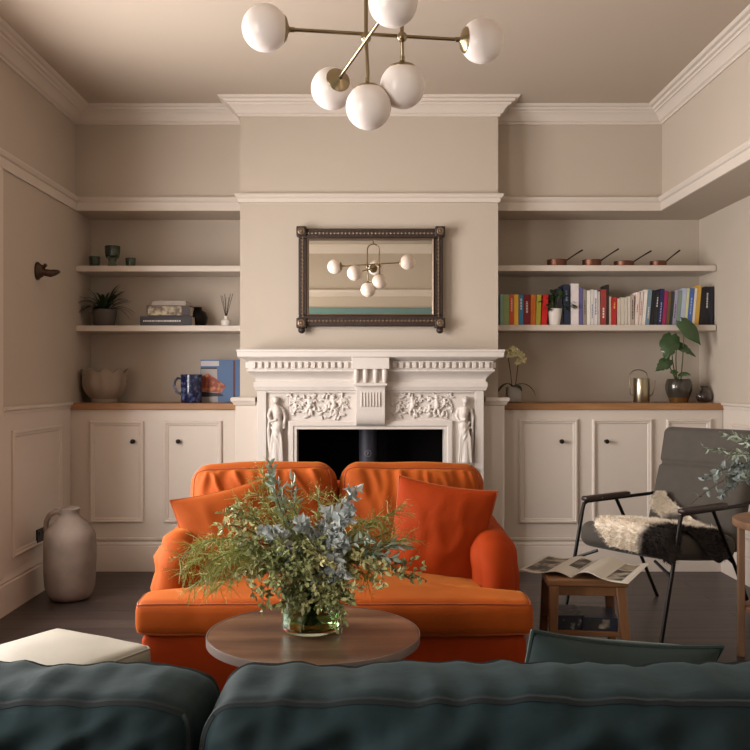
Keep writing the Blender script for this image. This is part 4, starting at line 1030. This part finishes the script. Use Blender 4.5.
flatpoly([(201, 391.5), (221, 393.5), (224, 396), (201, 397)], Y - .002, mat('cover_dark', rgb(34, 34, 48), .5), 'cover_dark_band', ab)  # dark band of the cover picture, below the house
flatpoly([(201, 367.5), (217, 367.5), (217, 369), (201, 369)], Y - .002, mat('cover_dark', rgb(34, 34, 48), .5), 'cover_line', ab)
flatpoly([(233.2, 360.6), (235.2, 360.6), (235.2, 402.8), (233.2, 402.8)], Y - .001, mat('cover_maroon', rgb(88, 44, 46), .5), 'cover_edge_stripe', ab)

# right worktop: orchid, watering can, monstera, glass vase
Y = 5.92; x = sx(513.6, Y)
orc = thing('potted_orchid', 'pale yellow orchid in a grey square pot beside the mantelpiece', 'plant', (x, Y, ZW))
m, mp = softbox(.094, .094, .104, .012, (6, 6, 6)); m.xf(Matrix.Translation((x, Y, ZW + .052))).build('pot', GREYP, orc, ang=60)
lv = MB()
strap_leaf(lv, (x, Y, ZW + .1), (1, -.2, .75), .19, .05, 3.0); strap_leaf(lv, (x, Y, ZW + .1), (-1, -.5, .95), .17, .05, 3.0); strap_leaf(lv, (x, Y, ZW + .1), (.5, -1, .8), .11, .045, 2.6)
lv.build('leaves', LEAFD, orc, fixn=False)
stm = MB()
s1 = [(x - .01, Y, ZW + .1), (x - .02, Y, ZW + .2), (x - .035, Y, ZW + .29), (x - .02, Y - .02, ZW + .335), (x + .01, Y - .03, ZW + .34)]
s2 = [(x + .01, Y, ZW + .1), (x + .02, Y, ZW + .17), (x + .028, Y - .01, ZW + .25), (x + .05, Y - .02, ZW + .29)]
stm.tube(s1, .0028, 6).tube(s2, .0028, 6); stm.build('stems', STEM, orc)
rr = random.Random(8)
for (dx, dz) in ((-.03, .345), (-.005, .35), (.018, .33), (.0, .315), (.05, .305), (.06, .28), (.02, .265), (-.035, .31), (.035, .32)):
    fl = MB(); c = Vector((x + dx, Y - .02 - rr.uniform(0, .02), ZW + dz))
    for j in range(5):
        a = j * 2 * PI / 5 + rr.uniform(0, 1); leaf_quad(fl, c, Vector((math.cos(a), -.35, math.sin(a))), Vector((0, -1, 0)), .026, .022, .2)
    fl.ball(c + Vector((0, -.004, 0)), .0045, 8)
    fl.build('blossom', PETAL, orc, fixn=False)
Y = 5.93; x = sx(641.5, Y)
wc = thing('brass_watering_can', 'slim brass watering can with a tall loop handle on the right worktop', 'watering can', (x, Y, ZW))
MB().lathe([(.001, 0), (.050, 0), (.052, .004), (.052, .155), (.050, .16), (.045, .16), (.045, .15), (.001, .15)], 40, (x, Y, ZW), cap0=False, cap1=False).build('body', BRASSP, wc, ang=50)
hp = [(x + .04, Y, ZW + .155)] + [(x - .02 + .058 * math.cos(a), Y, ZW + .175 + .04 * math.sin(a)) for a in [PI * i / 12 for i in range(13)]] + [(x - .078, Y, ZW + .1), (x - .074, Y, ZW + .055), (x - .05, Y, ZW + .045)]
MB().tube(hp, .0032, 8).build('handle', BRASS, wc)
MB().tube([(x + .05, Y, ZW + .04), (x + .07, Y, ZW + .05), (x + .085, Y, ZW + .09), (x + .092, Y, ZW + .15)], [.006, .005, .004, .0035], 8).build('spout', BRASS, wc)
Y = 5.94; x = sx(678.7, Y)
mo = thing('potted_monstera', 'large-leaved monstera in a dark glazed pot on the right worktop', 'plant', (x, Y, ZW))
pot([(.0665, .032), (.078, .055), (.086, .085), (.087, .11), (.080, .142), (.073, .155), (.069, .154), (.076, .13), (.078, .1), (.001, .095)], 'pot', GLAZE, (x, Y, ZW), mo, 40)
pot([(.001, 0), (.058, 0), (.0665, .032)], 'pot_base', GLAZEB, (x, Y, ZW), mo, 40)
def big_leaf(m, c, d, nrm, L, W, cuts=4):
    d = Vector(d).normalized(); nrm = Vector(nrm); s = d.cross(nrm).normalized(); n_ = s.cross(d).normalized()
    c = Vector(c) - d * L * .12
    N_ = 17; top_, mid, bot = [], [], []
    for i in range(N_):
        t = i / (N_ - 1); w_ = math.sin(PI * min(1, t * .93 + .1) ** .8) * W / 2
        if t < .1: w_ *= .75
        if cuts and i in (9, 12): w_ *= .8
        zc = -.10 * L * (t - .3) ** 2 * 4
        back = -.14 * L * (1 - t) * (t < .15)
        top_.append(c + d * (t * L + back) + s * w_ + n_ * (zc - .12 * w_)); bot.append(c + d * (t * L + back) - s * w_ + n_ * (zc - .12 * w_)); mid.append(c + d * t * L + n_ * (zc + .004))
    q1 = [(a + b_) / 2 + n_ * .006 for a, b_ in zip(top_, mid)]; q2 = [(a + b_) / 2 + n_ * .006 for a, b_ in zip(bot, mid)]
    v = []
    for i in range(N_): v += [top_[i], q1[i], mid[i], q2[i], bot[i]]
    m.add(v, [(5 * i + j, 5 * i + j + 1, 5 * i + j + 6, 5 * i + j + 5) for i in range(N_ - 1) for j in range(4)])
def PP(px, py, Y): return P(px, py, Y)
leaves_ = [ # attach px,py, direction in picture, length px, width px, cuts
 (684, 324, (.72, -.2, -.85), 27, 14, 0), (677, 344, (.85, -.3, -.5), 22, 10, 1), (671, 338, (-.35, -.35, -.9), 25, 17, 1), (668, 361, (-.85, -.3, -.6), 17, 11, 1), (674, 371, (-.2, -.8, -.3), 9, 7, 0), (681, 374, (.5, -.8, .05), 11, 8, 0)]
for i, (a, b_, d, L, W, cu) in enumerate(leaves_):
    k_ = Y / F; cpt = PP(a, b_, (5.80 if i == 0 else Y - .06 - .008 * i))
    stm = MB(); r0 = Vector((x + .01 * math.cos(i * 2), Y, ZW + .1)); stm.tube(curve_pts(r0, (r0 + cpt) / 2 + Vector((-.02 if i != 0 else .01, 0, .01)), cpt, 9), [.005, .0045, .004, .004, .0035, .0035, .003, .003, .0025], 7)
    so2 = stm.build('stem', STEMG, mo)
    lm = MB(); big_leaf(lm, cpt, d, (.25 * (1 if i % 2 else -1), -.9, .5), L * k_ * 1.1, W * k_ * 1.15, cu)
    lm.build('leaf', LEAFM, mo, fixn=False)
Y = 5.93; x = sx(704, Y)
o = MB().lathe([(.001, 0), (.030, 0), (.038, .008), (.048, .03), (.047, .055), (.036, .076), (.022, .086), (.021, .1), (.026, .108), (.022, .107), (.017, .1), (.018, .086), (.032, .072), (.042, .052), (.042, .03), (.03, .01), (.001, .008)],
               60, cap0=False, cap1=False, wob=lambda q, i: 1 + (.07 * math.cos(9 * q) if (2 <= i <= 5 or 12 <= i <= 14) else 0)).build('lobed_glass_vase', GLASSC, ang=60)
o.location = (x, Y, ZW); tag(o, 'small lobed smoky glass vase right of the monstera', 'vase')
o = MB().lathe([(.001, 0), (.022, 0), (.026, .006), (.02, .03), (.01, .045), (.026, .07), (.030, .09), (.027, .09), (.02, .07), (.006, .045), (.001, .04)], 32, cap0=False, cap1=False).build('small_glass_dish', GLASSC, ang=60)
o.location = (sx(717.5, 5.98), 5.98, ZW); tag(o, 'tiny smoky glass goblet at the right end of the right worktop', 'glass')

# ------------------------------------------------------------------ stool with magazine and books
STX, STY, SRZ = .850, 3.575, R(-5)
stl = thing('wooden_stool', 'brown wooden stool with splayed legs and a low shelf, an open magazine on it', 'stool', (STX, STY, 0), SRZ)
def seat_fn():
    m = MB(); m.box(-.155, .155, -.145, .145, .43, .46); return m
seat_fn().build('seat', STOOLT, stl, W=False, bev=.008, seg=3)
lt = [(-.125, -.125), (.125, -.125), (-.125, .125), (.125, .125)]; lb_ = [(-.135, -.145), (.165, -.145), (-.145, .15), (.15, .15)]
for (a, b_) in zip(lt, lb_):
    m = MB(); v = []
    for (cx, cy), z, r in ((b_, 0, .0145), (a, .43, .018)):
        v += [(cx - r, cy - r, z), (cx + r, cy - r, z), (cx + r, cy + r, z), (cx - r, cy + r, z)]
    m.add(v, [(3, 2, 1, 0), (4, 5, 6, 7), (0, 1, 5, 4), (1, 2, 6, 5), (2, 3, 7, 6), (3, 0, 4, 7)]); m.build('leg', STOOLW, stl, W=False, bev=.004)
for y in (-.125, .125): MB().box(-.12, .12, y - .009, y + .009, .395, .43).build('apron', STOOLW, stl, W=False, bev=.002)
for x_ in (-.125, .125): MB().box(x_ - .009, x_ + .009, -.12, .12, .395, .43).build('apron', STOOLW, stl, W=False, bev=.002)
MB().box(-.128, .138, -.12, .12, .235, .255).box(-.125, .135, .12, .14, .225, .275).build('lower_shelf', STOOLT, stl, W=False, bev=.003)
def lying(name, lx, ly, z, w_, d, h, rz, mc, label, cat):
    M = Matrix.Translation((STX, STY, 0)) @ Matrix.Rotation(SRZ, 4, 'Z') @ Matrix.Translation((lx, ly, z))
    root = thing(name, label, cat, M.translation, SRZ + rz)
    MB().box(-w_ / 2, w_ / 2, -d / 2, d / 2, 0, .002).box(-w_ / 2, w_ / 2, -d / 2, d / 2, h - .002, h).box(-w_ / 2, w_ / 2, -d / 2, -d / 2 + .002, .002, h - .002).build('cover', mc, root, W=False)
    MB().box(-w_ / 2 + .003, w_ / 2 - .003, -d / 2 + .002, d / 2 - .003, .002, h - .002).build('pages', PAPER, root, W=False)
    return root
COVD = mat('dark_patterned_cover', rgb(34, 36, 44), .45, vs=45, col2=rgb(120, 118, 120), thr=(.56, .66))
lying('shelf_book', -.065, -.02, .2555, .11, .17, .055, .06, COVD, 'dark patterned book at the left on the stool low shelf', 'book')
r_ = lying('shelf_book', .058, -.02, .2555, .13, .18, .05, -.05, mat('navy_cover', rgb(40, 46, 62), .4), 'navy book with a grey picture at the right on the stool low shelf', 'book')
MB().box(-.045, .035, -.091, -.0895, .008, .044).build('cover_picture', PHOTO, r_, W=False)
# open magazine
mg = thing('open_magazine', 'open picture magazine lying on the wooden stool', 'magazine', (.866, 3.60, .4605), R(-30))
def page(sg, kk, W=.205, Hh=.345):
    def fn(a, b_):
        u = a * W
        if sg < 0: z = .004 + .014 * math.exp(-((a - .3) / .22) ** 2) * (1 - .15 * kk) + .006 * sm(.7, 1, a) + .0012 * kk - .004 * sm(.0, .12, .12 - a) - .0
        else: z = .004 + .024 * math.exp(-((a - .28) / .25) ** 2) * (1 - .15 * kk) + .0012 * kk + .014 * sm(.75, 1, a) * b_
        if a < .05: z *= .5 + a * 10
        return Vector((sg * u * (1 - .03 * kk), (b_ - .5) * Hh, z))
    return fn
for sg in (-1, 1):
    f0, f1 = page(sg, 0), page(sg, -1.6)
    g = MB().grid(f0, 26, 6); g2 = MB().grid(f1, 26, 6)
    g.join(g2)
    n = 26; m_ = 6
    def gi(s_, i, j): return s_ * n * m_ + i * m_ + j
    for i in range(n - 1): g.f += [(gi(0, i, 0), gi(0, i + 1, 0), gi(1, i + 1, 0), gi(1, i, 0)), (gi(0, i, m_ - 1), gi(0, i + 1, m_ - 1), gi(1, i + 1, m_ - 1), gi(1, i, m_ - 1))]
    for j in range(m_ - 1): g.f += [(gi(0, 0, j), gi(0, 0, j + 1), gi(1, 0, j + 1), gi(1, 0, j)), (gi(0, n - 1, j), gi(0, n - 1, j + 1), gi(1, n - 1, j + 1), gi(1, n - 1, j))]
    pg = g.build('page_block', PAGEW, mg, W=False, ang=60)
    fo = page(sg, 0)
    def ph(a0, a1, b0, b1, sg=sg, fo=fo):
        return MB().grid(lambda a, b_: fo(a0 + (a1 - a0) * a, b0 + (b1 - b0) * b_) + Vector((0, 0, .0009)), 16, 5)
    if sg < 0: ph(.38, .96, .08, .92).join(ph(.06, .34, .4, .92)).build('page_picture', PHOTO, pg, W=False, fixn=False)
    else: ph(.05, .9, .07, .60).build('page_picture', PHOTO, pg, W=False, fixn=False); ph(.05, .9, .63, .94).build('page_picture', mat('tan_page_photo', rgb(118, 106, 88), .5, vs=8, col2=rgb(150, 138, 120)), pg, W=False, fixn=False)

# ------------------------------------------------------------------ armchair
AX, AY, ARZ = 1.512, 4.63, R(-53)
ac = thing('charcoal_armchair', 'charcoal upholstered armchair with a thin black metal frame by the right cabinet', 'armchair', (AX, AY, 0), ARZ)
m, mp = softbox(.545, .60, .125, .05, (26, 26, 10), (.0, .008, .02), lambda u, v, t, q: .002 * nz(q.x * 8, q.y * 8, 1))
Ms = Matrix.Translation((0, -.04, .40)) @ Matrix.Rotation(R(7), 4, 'X').inverted()
m.xf(Ms).build('seat', GREYF, ac, W=False, ang=80)
bw = lambda u, v, t, q: .002 * nz(q.x * 8, q.z * 8, 4) - .016 * math.exp(-((q.z - .11) / .012) ** 2) * (1 if v < 0 else 0)
m, mp = softbox(.55, .10, .64, .045, (26, 8, 90), (.0, .012, .0), bw, lambda q: Vector((q.x, q.y - .25 * max(0, q.z - .13) ** 1.5, q.z)))
Mb = Matrix.Translation((0, .355, .645)) @ Matrix.Rotation(R(-19), 4, 'X')
m.xf(Mb).build('backrest', GREYF, ac, W=False, ang=80)
for s in (-1, 1):
    X = s * .288
    MB().tube([(X, -.42, 0), (X, -.33, .33), (X, -.272, .55), (X, -.262, .575), (X, -.235, .585), (X, .30, .585)], .0095, 10).build('front_leg', BLACKM, ac, W=False)
    MB().tube([(X, .0, .585), (X, .20, .28), (X, .37, 0)], .0095, 10).build('rear_leg', BLACKM, ac, W=False)
    MB().tube([(X, -.338, .30), (s * .17, -.30, .352)], .0075, 8).build('brace', BLACKM, ac, W=False)
    MB().tube([(s * .24, -.28, .372), (s * .24, .20, .322), (s * .288, .185, .30)], .0075, 8).build('seat_rail', BLACKM, ac, W=False)
    m, mp = softbox(.045, .37, .026, .011, (6, 12, 6)); m.xf(Matrix.Translation((X, -.08, .60))).build('armrest', BLACKW, ac, W=False, ang=60)
MB().tube([(-.288, .30, .585), (-.27, .40, .60), (.27, .40, .60), (.288, .30, .585)], .0085, 8).build('back_rail', BLACKM, ac, W=False)

# sheepskin: supple sheet with thousands of tapering tufts, lying on the seat
hr = random.Random(21)
def seat_top(x, y):
    q = Ms.inverted(); # local height of the seat top plus drape over the front edge
    z = .4625 + .016 * (1 - (x / .29) ** 2) - (y + .03) * math.tan(R(7)) * 1.0
    return z
def hide_pt(a, b_):
    """a: -1..1 across, b: 0 (hanging front) .. 1 (up the backrest)"""
    ang = b_ * PI * 1.0; wv_ = .80 + .13 * math.sin(b_ * 13 + 1) + .10 * math.sin(b_ * 7 + (2 if a > 0 else 0))
    neck = 1 - .55 * sm(.70, .84, b_) - .38 * sm(.84, 1, b_) - .45 * sm(.22, .0, b_)
    x = .03 + a * .30 * wv_ * neck + (.07 * (1 - b_)) * (b_ < .99) - .20 * sm(.7, .95, b_)
    y = -.44 + b_ * .80
    if y < -.30:                       # over the front edge
        dz = (-.30 - y); z = seat_top(x, -.30) + .012 - dz * .92; y = -.325 - .035 * sm(0, .04, dz)
    elif y > .19:                      # up the backrest
        dz = y - .19; z = seat_top(x, .19) + .014 + dz * .9; y = .195 + dz * .30 - .005
    else: z = seat_top(x, y) + .014
    edge = max(0, abs(x) - .255)
    z -= edge * 1.9
    if abs(x) > .33: x = math.copysign(.33 + (abs(x) - .33) * .3, x)
    return Vector((x, y, z + .006 * nz(x * 14, y * 14, 3)))
def hide_col(x, y, z, sc_=1.):
    n_ = nz(x * 5.5, y * 5.5, z * 5 + 7) * .22
    d1 = min((x - .18) * 1.1 - (y + .30) * .35, .08 - y) + n_          # brown towards the near front corner
    d2 = -abs(y - .16) * 6 + .42 - abs(x + .02) * 2.6 + n_ * 2
    k_ = max(sm(-.13, -.03, d1), sm(.0, .16, d2) * (1 if y < .21 else 0))
    cr_ = Vector((lin(240), lin(228), lin(210))); br_ = Vector((lin(34), lin(24), lin(19)))
    c = cr_.lerp(br_, k_) * sc_; return (c.x, c.y, c.z, 1)
hd = MB(); cols = []
NU, NV = 30, 54
vs = [hide_pt(-1 + 2 * i / (NU - 1), j / (NV - 1)) for i in range(NU) for j in range(NV)]
hd.add(vs, [(i * NV + j, (i + 1) * NV + j, (i + 1) * NV + j + 1, i * NV + j + 1) for i in range(NU - 1) for j in range(NV - 1)])
cols = [hide_col(v.x, v.y, v.z) for v in vs]
for k_ in range(15000):
    a = hr.uniform(-1, 1); b_ = hr.uniform(0, 1); p = hide_pt(a, b_); e = .02
    pu = hide_pt(min(1, a + e), b_) - hide_pt(max(-1, a - e), b_); pv = hide_pt(a, min(1, b_ + e)) - hide_pt(a, max(0, b_ - e))
    n_ = pu.cross(pv); n_ = n_.normalized() if n_.length > 1e-9 else Vector((0, 0, 1))
    out = Vector((a, (b_ - .5), 0)) * (.9 if (abs(a) > .85 or b_ < .1 or b_ > .93) else .15)
    cl_ = Vector((nz(p.x * 30, p.y * 30, 1), nz(p.x * 30, p.y * 30, 9), 0)) * 1.6
    d = (n_ + out + cl_ + rvec(hr) * .5 + Vector((0, -.25, -.1))).normalized(); L = hr.uniform(.014, .028)
    s_ = d.cross(rvec(hr)).normalized() * .0011
    md_ = p + d * L * .6; tp = p + (d + Vector((0, 0, -.35)) + rvec(hr) * .25).normalized() * L
    hd.add([p - s_, p + s_, md_ + s_ * .7, md_ - s_ * .7, tp], [(0, 1, 2, 3), (3, 2, 4)])
    c = hide_col(p.x, p.y, p.z, hr.uniform(.86, 1.08)); cols += [c] * 5
Mw = Matrix.Translation((AX, AY, 0)) @ Matrix.Rotation(ARZ, 4, 'Z')
o = hd.build('sheepskin_throw', attr_mat('cream_brown_fur', .9, 0), None, fixn=False, cols=cols, ang=180)
o.location = (AX, AY, 0); o.rotation_euler = (0, 0, ARZ)
tag(o, 'cream and brown sheepskin throw draped on the charcoal armchair seat', 'throw')

# ------------------------------------------------------------------ side table with foliage at the right edge
DX, DY = 1.90, 3.93
dt = thing('side_table', 'round pale brown wooden side table at the right edge of the photo', 'table', (DX, DY, 0))
MB().lathe([(.285, .575), (.288, .58), (.288, .602), (.284, .607)], 64, (DX, DY, 0)).build('tabletop', TABW, dt, bev=.001)
for i in range(4):
    a = R(12) + i * PI / 2; q = .255
    m = MB(); M = Matrix.Translation((DX - q * math.cos(a), DY + q * math.sin(a), 0)) @ Matrix.Rotation(-a, 4, 'Z'); m.box(-.014, .014, -.019, .019, 0, .576, M); m.build('leg', TABW, dt, bev=.003)
MB().lathe([(.235, .20), (.24, .203), (.24, .217), (.235, .22)], 48, (DX, DY, 0)).build('lower_shelf', TABW, dt)
fvx, fvy, fvz = 1.96, 3.95, .6075
fv = tag(MB().lathe([(.001, 0), (.05, 0), (.07, .03), (.075, .08), (.05, .14), (.035, .18), (.04, .2), (.035, .2), (.03, .18), (.001, .17)], 36, cap0=False, cap1=False).build('ceramic_vase', GREYP, ang=50),
         'grey ceramic vase on the side table, just outside the right edge', 'vase'); fv.location = (fvx, fvy, fvz)
RR = random.Random(31)
for kd, px, py, Y, lf in (('sage', 702, 448, 3.86, .06), ('euc', 704, 480, 3.84, .16), ('sage', 722, 432, 3.95, .06), ('euc', 718, 498, 3.9, .16), ('sage', 735, 440, 3.85, .05), ('euc', 738, 470, 3.83, .08),
                          ('sage', 728, 455, 3.80, .08), ('euc', 690, 505, 3.9, .2), ('sage', 765, 420, 3.9, .03), ('euc', 800, 440, 3.9, .03), ('sage', 745, 480, 3.82, .1), ('euc', 728, 480, 3.95, .12)):
    nm, lb, gp, mt = LB[kd]
    lb = {'euc': 'blue-grey eucalyptus branch arching over the charcoal armchair', 'sage': 'dusty green sprig above the side table at the right edge'}[kd]
    if px == 690: kd2 = .35
    else: kd2 = 1
    root, stem, lv = branch(kd, (fvx, fvy, fvz + .17), P(px, py, Y), RR, nm, lb, {'euc': 'eucalyptus branches at the right edge', 'sage': 'dusty sprigs at the right edge'}[kd], lf, kd2)
    stem.build('stem', STEM, root); lv.xf(Matrix.Identity(4)).build('leaves', EUCD if kd == 'sage' else mat('blue_grey_leaf', rgb(132, 142, 138), .5, var=.2, vs=8), root, fixn=False)

# ------------------------------------------------------------------ light
wd = bpy.data.worlds.new('overcast_sky'); bpy.context.scene.world = wd; wd.use_nodes = True
bg = wd.node_tree.nodes['Background']; bg.inputs['Color'].default_value = (1.0, .93, .88, 1); bg.inputs['Strength'].default_value = 1.0
def area(name, loc, rot, sxx, syy, power, col, portal=False):
    l = bpy.data.lights.new(name, 'AREA'); l.shape = 'RECTANGLE'; l.size = sxx; l.size_y = syy; l.energy = power; l.color = col
    o = bpy.data.objects.new(name, l); C.objects.link(o); o.location = loc; o.rotation_euler = rot
    if portal: l.cycles.is_portal = True
    return o
# daylight entering through the window in the left wall
area('window_daylight', (XL - .32, ym, (WZ0 + WZ1) / 2), (0, R(-90), 0), WZ1 - WZ0, WY1 - WY0, 215, (1, .965, .945))
area('added_rear_fill', (XL - .32, (VY0 + VY1) / 2, (WZ0 + WZ1) / 2), (0, R(-90), 0), WZ1 - WZ0, VY1 - VY0, 115, (1, .96, .925))  # fill lamp added for the mirror's view and the near sofa

cam = bpy.data.cameras.new('camera'); co = bpy.data.objects.new('camera', cam); C.objects.link(co)
co.location = (0, 0, H); co.rotation_euler = (R(90), 0, 0); cam.sensor_width = 36; cam.lens = 36 * F / 750
cam.shift_x = (375 - VX) / 750; cam.shift_y = -(375 - VY) / 750; cam.clip_start = .05
sc_ = bpy.context.scene; sc_.camera = co
sc_.view_settings.view_transform = 'Standard'; sc_.view_settings.look = 'None'; sc_.view_settings.gamma = 1; sc_.view_settings.exposure = .08
